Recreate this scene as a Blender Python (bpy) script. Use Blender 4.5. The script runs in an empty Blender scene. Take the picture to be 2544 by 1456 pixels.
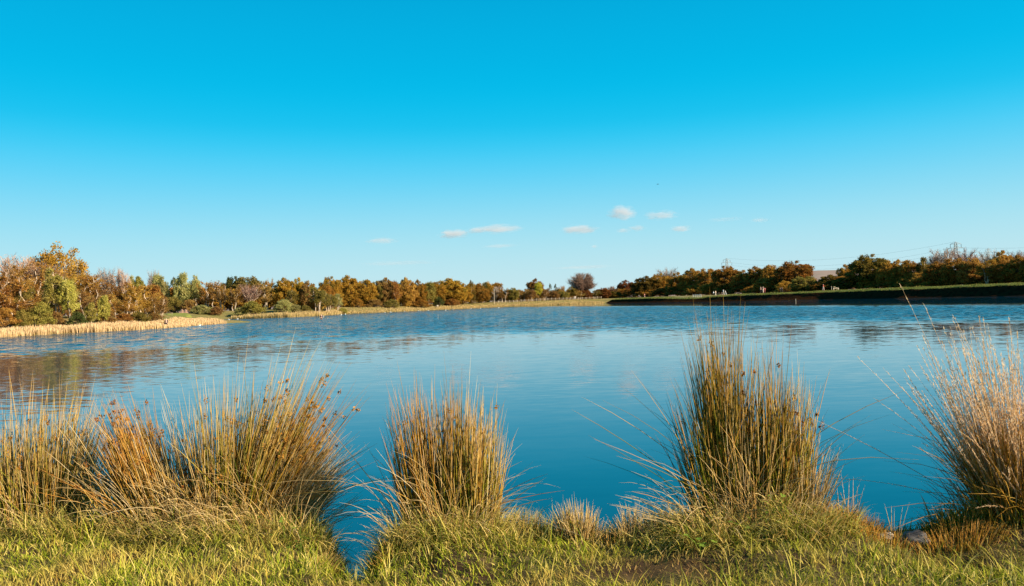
import bpy, math, random
import numpy as np
from mathutils import Matrix, Vector

rng = np.random.default_rng(7)
random.seed(7)
R = math.radians
scene = bpy.context.scene
col = scene.collection

# ------------------------------------------------------------------ camera
CH, F, CX, CY = 2.3, 1900.0, 1272.0, 728.0      # eye height above the water, focal length in sheet units
cam = bpy.data.cameras.new('camera')
cam.sensor_width = 36.0
cam.lens = 36.0 * F / 2544.0
cam.clip_end = 30000
cam.clip_start = 0.05
co = bpy.data.objects.new('camera', cam)
MR = (Matrix.Rotation(R(90) + math.atan(20.5 / F), 4, 'X') @ Matrix.Rotation(-math.atan(0.033), 4, 'Z'))
co.matrix_world = Matrix.Translation((0, 0, CH)) @ MR
col.objects.link(co)
scene.camera = co
M3 = np.array(MR.to_3x3())


def ray(px, py):
    d = M3 @ np.array([(px - CX) / F, -(py - CY) / F, -1.0])
    return d


def on_z(px, py, z=0.0):
    d = ray(px, py)
    t = (z - CH) / d[2]
    return np.array([d[0] * t, d[1] * t, z])


def at_depth(px, py, Y):
    d = ray(px, py)
    t = Y / d[1]
    return np.array([d[0] * t, Y, CH + d[2] * t])


def project(p):
    q = M3.T @ (np.asarray(p, float) - np.array([0, 0, CH]))
    return CX + F * q[0] / -q[2], CY - F * q[1] / -q[2]


# ------------------------------------------------------------------ tagging and mesh helpers
def tag(o, label=None, cat=None, group=None, kind=None):
    if label: o['label'] = label
    if cat: o['category'] = cat
    if group: o['group'] = group
    if kind: o['kind'] = kind
    return o


def empty(name, loc, rz=0.0, scale=(1, 1, 1)):
    o = bpy.data.objects.new(name, None)
    o.location = [float(v) for v in loc]
    o.rotation_euler = (0, 0, rz)
    o.scale = scale
    o.empty_display_size = 0.1
    col.objects.link(o)
    return o


def link(name, me, parent=None, loc=None):
    o = bpy.data.objects.new(name, me)
    col.objects.link(o)
    if parent is not None: o.parent = parent
    if loc is not None: o.location = [float(v) for v in loc]
    return o


def mesh_np(name, V, faces, mat=None, attrs=None, smooth=False, mat_idx=None):
    """faces: list of int arrays (n,k); attrs: dict of per point float arrays"""
    me = bpy.data.meshes.new(name)
    V = np.asarray(V, np.float32)
    me.vertices.add(len(V))
    me.vertices.foreach_set('co', V.ravel())
    loops = np.concatenate([f.ravel() for f in faces]).astype(np.int32)
    counts = np.concatenate([np.full(len(f), f.shape[1]) for f in faces])
    starts = np.concatenate([[0], np.cumsum(counts)[:-1]]).astype(np.int32)
    me.loops.add(len(loops))
    me.loops.foreach_set('vertex_index', loops)
    me.polygons.add(len(counts))
    me.polygons.foreach_set('loop_start', starts)
    if smooth:
        me.polygons.foreach_set('use_smooth', np.ones(len(counts), bool))
    for m in (mat if isinstance(mat, (list, tuple)) else [mat]):
        if m is not None: me.materials.append(m)
    if mat_idx is not None:
        me.polygons.foreach_set('material_index', np.asarray(mat_idx, np.int32))
    for k, a in (attrs or {}).items():
        at = me.attributes.new(k, 'FLOAT', 'POINT')
        at.data.foreach_set('value', np.asarray(a, np.float32))
    me.update(calc_edges=True)
    me.validate()
    return me


def unit(v):
    return v / np.maximum(np.linalg.norm(v, axis=-1, keepdims=True), 1e-9)


def strips(P, W, side=None):
    """flat blades: P (N,S,3), W (N,S) half widths -> V, faces, attrs"""
    N, S, _ = P.shape
    if side is None:
        a = rng.uniform(0, 2 * np.pi, N)
        side = np.stack([np.cos(a), np.sin(a), np.zeros(N)], 1)
    side = side[:, None, :] * W[:, :, None]
    V = np.stack([P - side, P + side], 2).reshape(-1, 3)
    i = (np.arange(N)[:, None] * S + np.arange(S - 1)[None]).ravel() * 2
    f = np.stack([i, i + 1, i + 3, i + 2], 1)
    t = np.repeat(np.tile(np.linspace(0, 1, S), N), 2)
    r = np.repeat(rng.random(N), S * 2)
    return V, f, t, r


def tubes(P, W, k=3):
    """round stems: P (N,S,3), W (N,S) radii"""
    N, S, _ = P.shape
    T = unit(np.gradient(P, axis=1))
    ref = unit(rng.normal(size=(N, 1, 3)) * np.array([1, 1, .2]))
    U = unit(np.cross(T, np.broadcast_to(ref, T.shape)))
    B = np.cross(T, U)
    an = np.arange(k) * 2 * np.pi / k
    V = (P[:, :, None] + W[:, :, None, None] * (U[:, :, None] * np.cos(an)[None, None, :, None]
         + B[:, :, None] * np.sin(an)[None, None, :, None]))
    V = V.reshape(-1, 3)
    base = (np.arange(N)[:, None] * S + np.arange(S - 1)[None]).ravel() * k
    f = np.concatenate([np.stack([base + j, base + (j + 1) % k, base + k + (j + 1) % k, base + k + j], 1)
                        for j in range(k)])
    t = np.repeat(np.tile(np.linspace(0, 1, S), N), k)
    r = np.repeat(rng.random(N), S * k)
    return V, f, t, r


def merge(parts):
    Vs, Fs, Ts, Rs, n = [], {}, [], [], 0
    for V, f, t, r in parts:
        Vs.append(V); Ts.append(t); Rs.append(r)
        Fs.setdefault(f.shape[1], []).append(f + n)
        n += len(V)
    return np.concatenate(Vs), [np.concatenate(v) for v in Fs.values()], np.concatenate(Ts), np.concatenate(Rs)


def build(name, parts, mat, smooth=False):
    V, F_, t, r = merge(parts if isinstance(parts, list) else [parts])
    return mesh_np(name, V, F_, mat, {'t': t, 'rnd': r}, smooth)


def box_part(c, s, rz=0.0):
    c = np.asarray(c, float); s = np.asarray(s, float) / 2
    V = np.array([[x, y, z] for x in (-1, 1) for y in (-1, 1) for z in (-1, 1)], float) * s
    ca, sa = math.cos(rz), math.sin(rz)
    V = np.stack([V[:, 0] * ca - V[:, 1] * sa, V[:, 0] * sa + V[:, 1] * ca, V[:, 2]], 1) + c
    f = np.array([[0, 1, 3, 2], [4, 6, 7, 5], [0, 4, 5, 1], [2, 3, 7, 6], [0, 2, 6, 4], [1, 5, 7, 3]])
    return V, f, np.zeros(8), np.zeros(8)


def bar(a, b, r, k=6):
    P = np.array([[a, b]], float)
    V, f, t, rr = tubes(P, np.full((1, 2), r), k)
    return V, f, t, rr


def noise2(x, y, s, seed=0):
    """cheap smooth value noise"""
    x = x / s + seed * 17.3; y = y / s + seed * 9.1
    xi = np.floor(x).astype(int); yi = np.floor(y).astype(int)
    fx = x - xi; fy = y - yi
    fx = fx * fx * (3 - 2 * fx); fy = fy * fy * (3 - 2 * fy)
    h = lambda a, b: (np.sin(a * 127.1 + b * 311.7 + seed * 3.1) * 43758.5453) % 1.0
    return ((h(xi, yi) * (1 - fx) + h(xi + 1, yi) * fx) * (1 - fy)
            + (h(xi, yi + 1) * (1 - fx) + h(xi + 1, yi + 1) * fx) * fy)


# ------------------------------------------------------------------ materials
class NT:
    def __init__(s, name):
        s.m = bpy.data.materials.new(name)
        s.m.use_nodes = True
        s.t = s.m.node_tree
        s.t.nodes.clear()
        s.out = s.n('ShaderNodeOutputMaterial')

    def n(s, kind, **kw):
        nd = s.t.nodes.new(kind)
        for k, v in kw.items():
            if k in nd.inputs: nd.inputs[k].default_value = v
            else: setattr(nd, k, v)
        return nd

    def l(s, a, b):
        s.t.links.new(a, b)

    def attr(s, name):
        return s.n('ShaderNodeAttribute', attribute_name=name).outputs['Fac']

    def noise(s, scale, detail=3.0, vec=None, rough=0.55):
        nd = s.n('ShaderNodeTexNoise', Scale=scale, Detail=detail, Roughness=rough)
        if vec is None:
            vec = s.n('ShaderNodeTexCoord').outputs['Object']
        s.l(vec, nd.inputs['Vector'])
        return nd.outputs['Fac']

    def ramp(s, fac, stops):
        nd = s.n('ShaderNodeValToRGB')
        e = nd.color_ramp.elements
        while len(e) > 1: e.remove(e[-1])
        e[0].position = stops[0][0]; e[0].color = (*stops[0][1], 1)
        for p, c in stops[1:]:
            x = e.new(p); x.color = (*c, 1)
        s.l(fac, nd.inputs['Fac'])
        return nd.outputs['Color']

    def mix(s, fac, a, b, mode='MIX'):
        nd = s.n('ShaderNodeMix', data_type='RGBA', blend_type=mode)
        for v, i in ((fac, 0), (a, 6), (b, 7)):
            if isinstance(v, (int, float)): nd.inputs[i].default_value = v
            elif isinstance(v, tuple): nd.inputs[i].default_value = (*v, 1)
            else: s.l(v, nd.inputs[i])
        return nd.outputs[2]

    def math(s, op, a, b=0.0, clamp=False):
        nd = s.n('ShaderNodeMath', operation=op, use_clamp=clamp)
        for v, i in ((a, 0), (b, 1)):
            if isinstance(v, (int, float)): nd.inputs[i].default_value = v
            else: s.l(v, nd.inputs[i])
        return nd.outputs[0]

    def mrange(s, v, a, b, c=0.0, d=1.0):
        nd = s.n('ShaderNodeMapRange', interpolation_type='SMOOTHSTEP')
        s.l(v, nd.inputs[0])
        for i, x in enumerate((a, b, c, d)): nd.inputs[i + 1].default_value = x
        return nd.outputs[0]

    def leaf(s, colr, trans=0.35):
        d = s.n('ShaderNodeBsdfDiffuse'); tr = s.n('ShaderNodeBsdfTranslucent')
        s.l(colr, d.inputs['Color']); s.l(colr, tr.inputs['Color'])
        mx = s.n('ShaderNodeMixShader'); mx.inputs[0].default_value = trans
        s.l(d.outputs[0], mx.inputs[1]); s.l(tr.outputs[0], mx.inputs[2])
        s.l(mx.outputs[0], s.out.inputs['Surface'])
        return s.m

    def pbr(s, colr, rough=0.8, spec=0.3, bump=None, bd=0.02, bs=0.5):
        p = s.n('ShaderNodeBsdfPrincipled')
        p.inputs['Roughness'].default_value = rough
        p.inputs['Specular IOR Level'].default_value = spec
        if isinstance(colr, tuple): p.inputs['Base Color'].default_value = (*colr, 1)
        else: s.l(colr, p.inputs['Base Color'])
        if bump is not None:
            b = s.n('ShaderNodeBump', Distance=bd, Strength=bs)
            s.l(bump, b.inputs['Height']); s.l(b.outputs[0], p.inputs['Normal'])
        s.l(p.outputs[0], s.out.inputs['Surface'])
        return s.m


def foliage_mat(name, a, b, c, trans=0.42):
    """autumn leaves: leaf to leaf, clump to clump and tree to tree variation"""
    s = NT(name)
    ccol = s.mix(s.attr('rnd'), a, b)
    nz = s.noise(5.0, 2.0)
    ccol = s.mix(s.mrange(nz, 0.45, 0.68), ccol, c)
    oi = s.n('ShaderNodeObjectInfo').outputs['Random']
    hs = s.n('ShaderNodeHueSaturation')
    s.l(s.math('MULTIPLY_ADD', oi, 0.024), hs.inputs['Hue'])
    nd = hs.inputs['Hue'].links[0].from_node; nd.inputs[2].default_value = 0.49
    s.l(s.mrange(oi, 0, 1, 0.8, 1.2), hs.inputs['Value'])
    s.l(ccol, hs.inputs['Color'])
    return s.leaf(hs.outputs['Color'], trans)


LEAF = {
    'ochre': foliage_mat('ochre leaves', (.42, .21, .035), (.28, .13, .02), (.36, .22, .05)),
    'gold': foliage_mat('golden leaves', (.46, .25, .035), (.32, .16, .025), (.24, .16, .03)),
    'rust': foliage_mat('rusty leaves', (.40, .19, .045), (.27, .12, .03), (.46, .26, .055)),
    'brown': foliage_mat('brown leaves', (.34, .19, .06), (.22, .11, .035), (.38, .24, .065)),
    'olive': foliage_mat('olive leaves', (.26, .20, .045), (.16, .13, .03), (.34, .24, .06)),
    'yellowgreen': foliage_mat('yellow green leaves', (.40, .33, .07), (.27, .22, .045), (.46, .36, .10)),
    'paleolive': foliage_mat('pale olive leaves', (.33, .29, .10), (.24, .21, .07), (.42, .34, .13)),
    'yellow': foliage_mat('yellow leaves', (.50, .42, .05), (.36, .32, .04), (.55, .45, .06)),
    'green': foliage_mat('dark green leaves', (.09, .11, .03), (.05, .065, .02), (.15, .14, .04)),
    'copper': foliage_mat('copper leaves', (.24, .09, .03), (.14, .055, .02), (.30, .13, .03)),
    'oakbrown': foliage_mat('brown oak leaves', (.40, .19, .034), (.22, .095, .018), (.30, .17, .035)),
    'oakgreen': foliage_mat('green oak leaves', (.17, .115, .025), (.085, .06, .015), (.25, .15, .028)),
    'pinktwig': foliage_mat('pinkish twigs', (.36, .22, .17), (.28, .16, .12), (.40, .26, .20), 0.1),
    'greytwig': foliage_mat('grey twigs', (.34, .27, .23), (.26, .20, .17), (.38, .30, .25), 0.1),
    'duntwig': foliage_mat('dun twigs', (.36, .235, .16), (.27, .17, .11), (.40, .27, .19), 0.3),
    'browntwig': foliage_mat('brown twigs', (.25, .13, .07), (.18, .085, .045), (.29, .16, .08), 0.1),
}


def bark_mat(name, a, b):
    s = NT(name)
    v = s.n('ShaderNodeTexCoord').outputs['Object']
    mp = s.n('ShaderNodeMapping'); mp.inputs['Scale'].default_value = (20, 20, 60)
    s.l(v, mp.inputs[0])
    nz = s.noise(1.0, 3.0, mp.outputs[0])
    return s.pbr(s.mix(s.mrange(nz, .52, .64), a, b), 0.9, 0.1)


BARK_PALE = bark_mat('pale birch bark', (.50, .38, .27), (.22, .15, .10))
BARK_BROWN = bark_mat('brown bark', (.20, .13, .08), (.10, .065, .04))


def plain(name, c, rough=0.7, spec=0.25, var=0.25):
    s = NT(name)
    nz = s.noise(9.0, 3.0)
    d = tuple(x * (1 - var) for x in c)
    return s.pbr(s.mix(nz, c, d), rough, spec)


# ------------------------------------------------------------------ lake outline
SHL = [(-260, 858), (-120, 847), (0, 838.5), (80, 833), (165, 828), (240, 825), (330, 820), (430, 814), (500, 808), (562, 803.5)]
SHF = [(568, 793), (640, 791), (720, 788.5), (791, 785), (822, 782.5), (855, 780), (920, 777.5), (989, 774.8), (1072, 770.8),
       (1198, 765), (1320, 760.4), (1420, 756.8), (1504, 753.2)]
SHD = [(1504, 753.2), (1600, 752.4), (1700, 751.3), (1757, 750.6), (1900, 748), (2031, 745), (2228, 742), (2348, 739.7), (2544, 736), (2700, 733)]
NEAR = [(-420, 1305), (-200, 1300), (0, 1297), (200, 1300), (300, 1306), (420, 1296), (560, 1290), (700, 1290), (780, 1303), (815, 1345), (842, 1405),
        (868, 1440), (905, 1432), (938, 1395), (962, 1352), (1005, 1318), (1100, 1300), (1250, 1298), (1330, 1308), (1400, 1312),
        (1490, 1314), (1540, 1302), (1640, 1288), (1850, 1275), (2040, 1282), (2120, 1300), (2190, 1318), (2260, 1322), (2330, 1306),
        (2430, 1288), (2544, 1280), (2760, 1285), (2950, 1290)]
L_W = np.array([on_z(*p)[:2] for p in SHL])
F_W = np.array([on_z(*p)[:2] for p in SHF])
D_W = np.array([on_z(*p)[:2] for p in SHD])
N_W = np.array([on_z(p[0], p[1], 0.66)[:2] for p in NEAR])
tip = L_W[-1]
lake = np.concatenate([
    np.array([[-60, 30], [-66, 55]]), L_W, [tip + [3.5, 6], tip + [-1, 10], tip + [-14, 20], [-84, 190]],
    F_W, D_W[1:], [[101, 60], [80, 22], [35, 10]], N_W[::-1], [[-14, 6.4], [-35, 12]]])


def sdf(x, y, poly=lake):
    """signed distance, positive on land"""
    x = np.asarray(x, float).ravel(); y = np.asarray(y, float).ravel()
    best = np.full(x.shape, 1e18); inside = np.zeros(x.shape, bool)
    n = len(poly)
    for i in range(n):
        ax, ay = poly[i]; bx, by = poly[(i + 1) % n]
        ex, ey = bx - ax, by - ay
        L2 = ex * ex + ey * ey + 1e-12
        t = np.clip(((x - ax) * ex + (y - ay) * ey) / L2, 0, 1)
        best = np.minimum(best, (x - ax - t * ex) ** 2 + (y - ay - t * ey) ** 2)
        if ay != by:
            c = ((ay > y) != (by > y)) & (x < ex * (y - ay) / (by - ay) + ax)
            inside ^= c
    d = np.sqrt(best)
    return np.where(inside, -d, d)


HUM = [(1110, 1345, .50, .13), (1180, 1380, .45, .08), (640, 1330, .60, .09), (760, 1300, .40, .06), (380, 1330, .5, .03), (120, 1340, .5, .03),
       (1850, 1330, .62, .16), (1990, 1330, .4, .08), (2480, 1330, .6, .12), (1440, 1340, .3, .06), (1570, 1340, .3, .06), (2130, 1345, .35, .05)]
HUM_W = [(*on_z(a, b, .72)[:2], r, h * .8) for a, b, r, h in HUM]


def gz(x, y, sd=None):
    x = np.asarray(x, float).ravel(); y = np.asarray(y, float).ravel()
    if sd is None: sd = sdf(x, y)
    zf = np.interp(sd, [-60, -3, 0, 2, 6, 14, 40, 300], [-2, -.6, 0, .35, .9, 2.1, 2.25, 2.0])
    zf = zf + np.where(sd > 3, .25 * (noise2(x, y, 9., 1) - .5), 0)
    zn = np.interp(sd, [-3, -.45, -.27, 0, .15, .5, 3, 60], [-1, -.4, 0, .60, .67, .70, .76, .9])
    for hx, hy, r, h in HUM_W:
        zn = zn + np.where(sd > -.1, h * np.exp(-((x - hx) ** 2 + (y - hy) ** 2) / (r * r * .6)), 0)
    land = np.clip((sd + .1) / .3, 0, 1)
    zn = zn + land * (.07 * (noise2(x, y, .45, 2) - .5) + .04 * (noise2(x, y, .16, 3) - .5))
    w = np.clip((45 - np.abs(x)) / 15, 0, 1) * np.clip((22 - y) / 8, 0, 1)
    return zf * (1 - w) + zn * w


def g1(x, y):
    return float(gz([x], [y])[0])


def poly_at(poly, px, off, z=0.0):
    """point seen at sheet column px on the shoreline moved off metres onto the land"""
    t = np.gradient(poly, axis=0)
    nn = unit(np.stack([-t[:, 1], t[:, 0]], 1))
    # outward = to land
    mid = len(poly) // 2
    q = poly[mid] + nn[mid] * 2
    if sdf([q[0]], [q[1]])[0] < 0: nn = -nn
    q = poly + nn * off
    xs = np.array([project((a, b, z))[0] for a, b in q])
    o = np.argsort(xs)
    return np.array([np.interp(px, xs[o], q[o, 0]), np.interp(px, xs[o], q[o, 1])])


# ------------------------------------------------------------------ ground sheets
gs = NT('meadow ground')
nz = gs.noise(0.35, 6.0); n2 = gs.noise(2.5, 5.0)
gcol = gs.ramp(nz, [(.35, (.13, .13, .035)), (.5, (.19, .16, .05)), (.62, (.26, .19, .075)), (.75, (.14, .12, .04))])
gcol = gs.mix(gs.mrange(n2, .4, .7, 0, .6), gcol, (.16, .10, .045))
M_GROUND = gs.pbr(gcol, .95, .05, n2, .2, .6)

xs = np.concatenate([[-7000, -4000, -2000, -1000, -600, -450], np.arange(-360, 362, 2.0), [450, 600, 1000, 2000, 4000, 7000]])
ys = np.concatenate([[-6000, -3000, -1000, -400, -150], np.arange(-70, 482, 2.0), [560, 700, 1000, 2000, 4000, 8000]])
GX, GY = np.meshgrid(xs, ys)
z = gz(GX, GY).reshape(GX.shape)
inner = (np.abs(GX) < 10.5) & (GY > 0) & (GY < 8.5)
z = np.where(inner, np.minimum(z - .6, -.6), z)
nx, ny = len(xs), len(ys)
ii = (np.arange(ny - 1)[:, None] * nx + np.arange(nx - 1)[None]).ravel()
gf = np.stack([ii, ii + 1, ii + nx + 1, ii + nx], 1)
o = link('ground', mesh_np('ground', np.stack([GX.ravel(), GY.ravel(), z.ravel()], 1), [gf], M_GROUND, smooth=True))
tag(o, kind='structure')

bs_ = NT('bank soil')
nz = bs_.noise(3.0, 6.0)
M_SOIL = bs_.pbr(bs_.ramp(nz, [(.35, (.045, .026, .014)), (.5, (.075, .05, .022)), (.65, (.09, .075, .025))]), .95, .05, nz, .03, .8)
xs = np.arange(-11, 11.01, .04); ys = np.arange(-.4, 8.8, .04)
GX, GY = np.meshgrid(xs, ys)
z = gz(GX, GY).reshape(GX.shape)
nx, ny = len(xs), len(ys)
ii = (np.arange(ny - 1)[:, None] * nx + np.arange(nx - 1)[None]).ravel()
gf = np.stack([ii, ii + 1, ii + nx + 1, ii + nx], 1)
o = link('bank', mesh_np('bank', np.stack([GX.ravel(), GY.ravel(), z.ravel()], 1), [gf], M_SOIL, smooth=True))
tag(o, kind='structure')

# water: calm by the near bank and in the lee of the dam, wind rippled further out
ws = NT('lake water')
tc = ws.n('ShaderNodeTexCoord').outputs['Object']
sp = ws.n('ShaderNodeSeparateXYZ'); ws.l(tc, sp.inputs[0])
X_, Y_ = sp.outputs[0], sp.outputs[1]
mp = ws.n('ShaderNodeMapping'); mp.inputs['Scale'].default_value = (.05, .022, 1); ws.l(tc, mp.inputs[0])
nb = ws.noise(1.0, 4.0, mp.outputs[0])
dist = ws.math('SQRT', ws.math('ADD', ws.math('MULTIPLY', X_, X_), ws.math('MULTIPLY', Y_, Y_)))
dist = ws.math('ADD', dist, ws.math('MULTIPLY', ws.math('SUBTRACT', nb, .5), 50.0))
far = ws.mrange(dist, 48, 74)
damd = ws.math('SUBTRACT', ws.math('SUBTRACT', 137.0, ws.math('MULTIPLY', Y_, .258)), X_)      # metres off the dam foot
damd = ws.math('ADD', damd, ws.math('MULTIPLY', ws.math('SUBTRACT', nb, .5), 26.0))
lee = ws.mrange(damd, 50, 70)
rip = ws.math('MULTIPLY', far, lee)
def wave(sx, sy, sc, det, rot=0.0):
    m_ = ws.n('ShaderNodeMapping'); m_.inputs['Scale'].default_value = (sx, sy, 1)
    m_.inputs['Rotation'].default_value = (0, 0, rot); ws.l(tc, m_.inputs[0])
    return ws.noise(sc, det, m_.outputs[0], .6)
def slopes(sx, sy, det, amp, rot=0.0):
    """wave slopes straight from a noise vector, so that they do not fade with distance"""
    m_ = ws.n('ShaderNodeMapping'); m_.inputs['Scale'].default_value = (sx, sy, 1); m_.inputs['Rotation'].default_value = (0, 0, rot)
    ws.l(tc, m_.inputs[0])
    nd = ws.n('ShaderNodeTexNoise', Scale=1.0, Detail=det, Roughness=.55); ws.l(m_.outputs[0], nd.inputs['Vector'])
    v = ws.n('ShaderNodeVectorMath', operation='SUBTRACT'); ws.l(nd.outputs['Color'], v.inputs[0]); v.inputs[1].default_value = (.5, .5, .5)
    k = ws.n('ShaderNodeVectorMath', operation='SCALE'); ws.l(v.outputs[0], k.inputs[0])
    if isinstance(amp, float): k.inputs['Scale'].default_value = amp
    else: ws.l(amp, k.inputs['Scale'])
    return k.outputs[0]


def vadd(a, b):
    v = ws.n('ShaderNodeVectorMath', operation='ADD'); ws.l(a, v.inputs[0]); ws.l(b, v.inputs[1]); return v.outputs[0]


near_amp = ws.mrange(dist, 6, 45, .014, .020)
sl_ = vadd(slopes(.25, 1.0, 2.0, near_amp, .12), slopes(1.6, 6.0, 2.0, ws.math('MULTIPLY', ws.mrange(dist, 8, 22, .014, .060), ws.math('MULTIPLY', ws.mrange(lee, 0, 1, .15, 1.0), ws.mrange(X_, -16, -5, 1.9, 1.0))), -.1))
sl_ = vadd(sl_, slopes(.9, 2.0, 3.0, ws.math('MULTIPLY', rip, 1.6), .1))
tl = ws.n('ShaderNodeCombineXYZ'); ws.l(ws.math('MULTIPLY', rip, -.10), tl.inputs[1])      # constant normal tilt added to darken the sky reflection in the rippled band
sl_ = vadd(sl_, tl.outputs[0])
fl = ws.n('ShaderNodeVectorMath', operation='MULTIPLY'); ws.l(sl_, fl.inputs[0]); fl.inputs[1].default_value = (1, 1, 0)
up = ws.n('ShaderNodeVectorMath', operation='ADD'); ws.l(fl.outputs[0], up.inputs[0]); up.inputs[1].default_value = (0, 0, 1)
bp = ws.n('ShaderNodeVectorMath', operation='NORMALIZE'); ws.l(up.outputs[0], bp.inputs[0])
p = ws.n('ShaderNodeBsdfPrincipled')
p.inputs['Base Color'].default_value = (.002, .036, .066, 1)
p.inputs['Roughness'].default_value = .04
p.inputs['IOR'].default_value = 1.42
ws.l(bp.outputs[0], p.inputs['Normal'])
ws.l(p.outputs[0], ws.out.inputs['Surface'])
xs = np.array([-140, -60, 0, 60, 140.]); ys = np.array([3.5, 60, 150, 250, 400.])
GX, GY = np.meshgrid(xs, ys)
ii = (np.arange(4)[:, None] * 5 + np.arange(4)[None]).ravel()
o = link('water', mesh_np('water', np.stack([GX.ravel(), GY.ravel(), 0 * GX.ravel()], 1), [np.stack([ii, ii + 1, ii + 6, ii + 5], 1)], ws.m))
tag(o, kind='structure')

# ------------------------------------------------------------------ dam on the right
CREST = [(1500, 750), (1520, 745), (1535, 741.5), (1593, 739.3), (1641, 737.6), (1715, 738.6), (1746, 738.2), (1778, 734.6), (1841, 730.3), (1930, 727),
         (2018, 723.7), (2046, 722), (2200, 716), (2337, 710.7), (2440, 706), (2543, 702), (2700, 697)]
cpx = np.array([c[0] for c in CREST]); cpy = np.array([c[1] for c in CREST])
dam = np.concatenate([[D_W[0] + (D_W[0] - D_W[1]) * .02], D_W, [[101, 60], [84, 24]]])
# fine resample
seg = np.concatenate([[0], np.cumsum(np.linalg.norm(np.diff(dam, axis=0), axis=1))])
ss = np.arange(0, seg[-1], 1.0)
DL = np.stack([np.interp(ss, seg, dam[:, 0]), np.interp(ss, seg, dam[:, 1])], 1)
tt = unit(np.gradient(DL, axis=0))
DN = np.stack([-tt[:, 1], tt[:, 0]], 1)
if (DN[len(DN) // 2][0]) < 0: DN = -DN
kk = np.ones(25) / 25
DN = unit(np.stack([np.convolve(np.pad(DN[:, i], 12, 'edge'), kk, 'valid') for i in (0, 1)], 1))
ZC = []
for (a, b), n_ in zip(DL, DN):
    q = np.array([a, b]) + n_ * 6.0
    if q[1] < 60:
        ZC.append(2.75); continue
    px = project((q[0], q[1], 2))[0]
    py = np.interp(px, cpx, cpy)
    ZC.append(at_depth(px, py, q[1])[2])
ZC = np.array(ZC)
rows = [(-.8, lambda z_: -.5), (0, lambda z_: 0 * z_), (.2, lambda z_: .10 + 0 * z_), (.4, lambda z_: .16 + 0 * z_), (1.6, lambda z_: .16 + (z_ - .7) * .32),
        (2.5, lambda z_: .16 + (z_ - .7) * .66), (3.2, lambda z_: z_ - .52), (3.5, lambda z_: z_ - .42), (4.4, lambda z_: z_ - .22), (5.2, lambda z_: z_ - .06),
        (6, lambda z_: z_), (8.2, lambda z_: z_), (9.5, lambda z_: z_ - .05), (14, lambda z_: z_ - .5), (24, lambda z_: z_ - 1.0)]
VV, MI = [], []
for k_, (of, fn) in enumerate(rows):
    zz = np.broadcast_to(fn(ZC), ZC.shape).copy()
    jit = (noise2(ss, 0 * ss + k_ * 5, 1.7, k_ + 3) - .5)
    off = of + (jit * .5 if 1 < of < 4 else jit * .12)
    if 1 < of < 5: zz = zz + (noise2(ss, 0 * ss, 1.3, 40 + k_) - .5) * .22
    VV.append(np.stack([DL[:, 0] + DN[:, 0] * off, DL[:, 1] + DN[:, 1] * off, zz], 1))
VV = np.concatenate(VV)
n_ = len(ss); m_ = len(rows)
ii = (np.arange(m_ - 1)[:, None] * n_ + np.arange(n_ - 1)[None])
mid = np.repeat(np.array([0, 2, 2, 0, 0, 0, 1, 1, 1, 1, 3, 1, 1, 1]), n_ - 1)
ii = ii.ravel()
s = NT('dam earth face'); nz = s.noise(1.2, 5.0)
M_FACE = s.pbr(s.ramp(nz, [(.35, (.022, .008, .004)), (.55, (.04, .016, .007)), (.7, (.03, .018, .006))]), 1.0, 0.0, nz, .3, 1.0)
s = NT('dam turf'); nz = s.noise(1.0, 4.0); nf = s.noise(6.0, 4.0)
M_TURF = s.pbr(s.mix(s.mrange(nf, .4, .65, 0, .7), s.ramp(nz, [(.35, (.09, .11, .018)), (.55, (.19, .19, .035)), (.7, (.16, .12, .035))]), (.05, .055, .012)), .95, .05, nf, .15, .8)
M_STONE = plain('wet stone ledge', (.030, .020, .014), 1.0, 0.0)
M_PATH = plain('pale gravel path', (.40, .33, .22))
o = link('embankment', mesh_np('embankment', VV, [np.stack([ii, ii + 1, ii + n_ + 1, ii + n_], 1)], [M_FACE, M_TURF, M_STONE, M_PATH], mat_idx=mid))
tag(o, kind='structure')

# crest turf fringe
def dam_point(px, off):
    q = DL + DN * off
    pxs = np.array([project((a, b, z_))[0] for (a, b), z_ in zip(q, ZC)])
    ok = q[:, 1] > 60
    o_ = np.argsort(pxs[ok])
    return np.array([np.interp(px, pxs[ok][o_], v[ok][o_]) for v in (q[:, 0], q[:, 1], ZC)])


# ------------------------------------------------------------------ distant moor
RID = [(-900, 742), (-200, 750), (400, 762), (900, 752), (1300, 738), (1480, 727), (1536, 717), (1700, 706), (1900, 686), (2030, 672.5), (2090, 671), (2300, 668), (2544, 674), (2800, 690), (3300, 700)]
pxs = np.linspace(-900, 3300, 220)
top = np.interp(pxs, [r_[0] for r_ in RID], [r_[1] for r_ in RID])
top = top + (noise2(pxs, 0 * pxs, 60, 5) - .5) * 1.5
rowsv = []
for dY, fz in ((3000, 0.0), (3400, .45), (3800, .85), (4100, 1.0), (4700, .9), (6000, 0.0)):
    rr = []
    for px, ty in zip(pxs, top):
        zt = max(at_depth(px, ty, 4100)[2], 3.0)
        d = ray(px, 740); rr.append([d[0] / d[1] * dY, dY, zt * fz + 1])
    rowsv.append(rr)
V = np.array(rowsv).reshape(-1, 3)
ii = (np.arange(5)[:, None] * 220 + np.arange(219)[None]).ravel()
s = NT('moorland'); nz = s.noise(.004, 5.0)
M_MOOR = s.pbr(s.ramp(nz, [(.35, (.20, .15, .13)), (.55, (.26, .19, .16)), (.7, (.19, .16, .13))]), 1.0, 0.0)
o = link('hills', mesh_np('hills', V, [np.stack([ii, ii + 1, ii + 221, ii + 220], 1)], M_MOOR, smooth=True))
tag(o, kind='structure')

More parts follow.
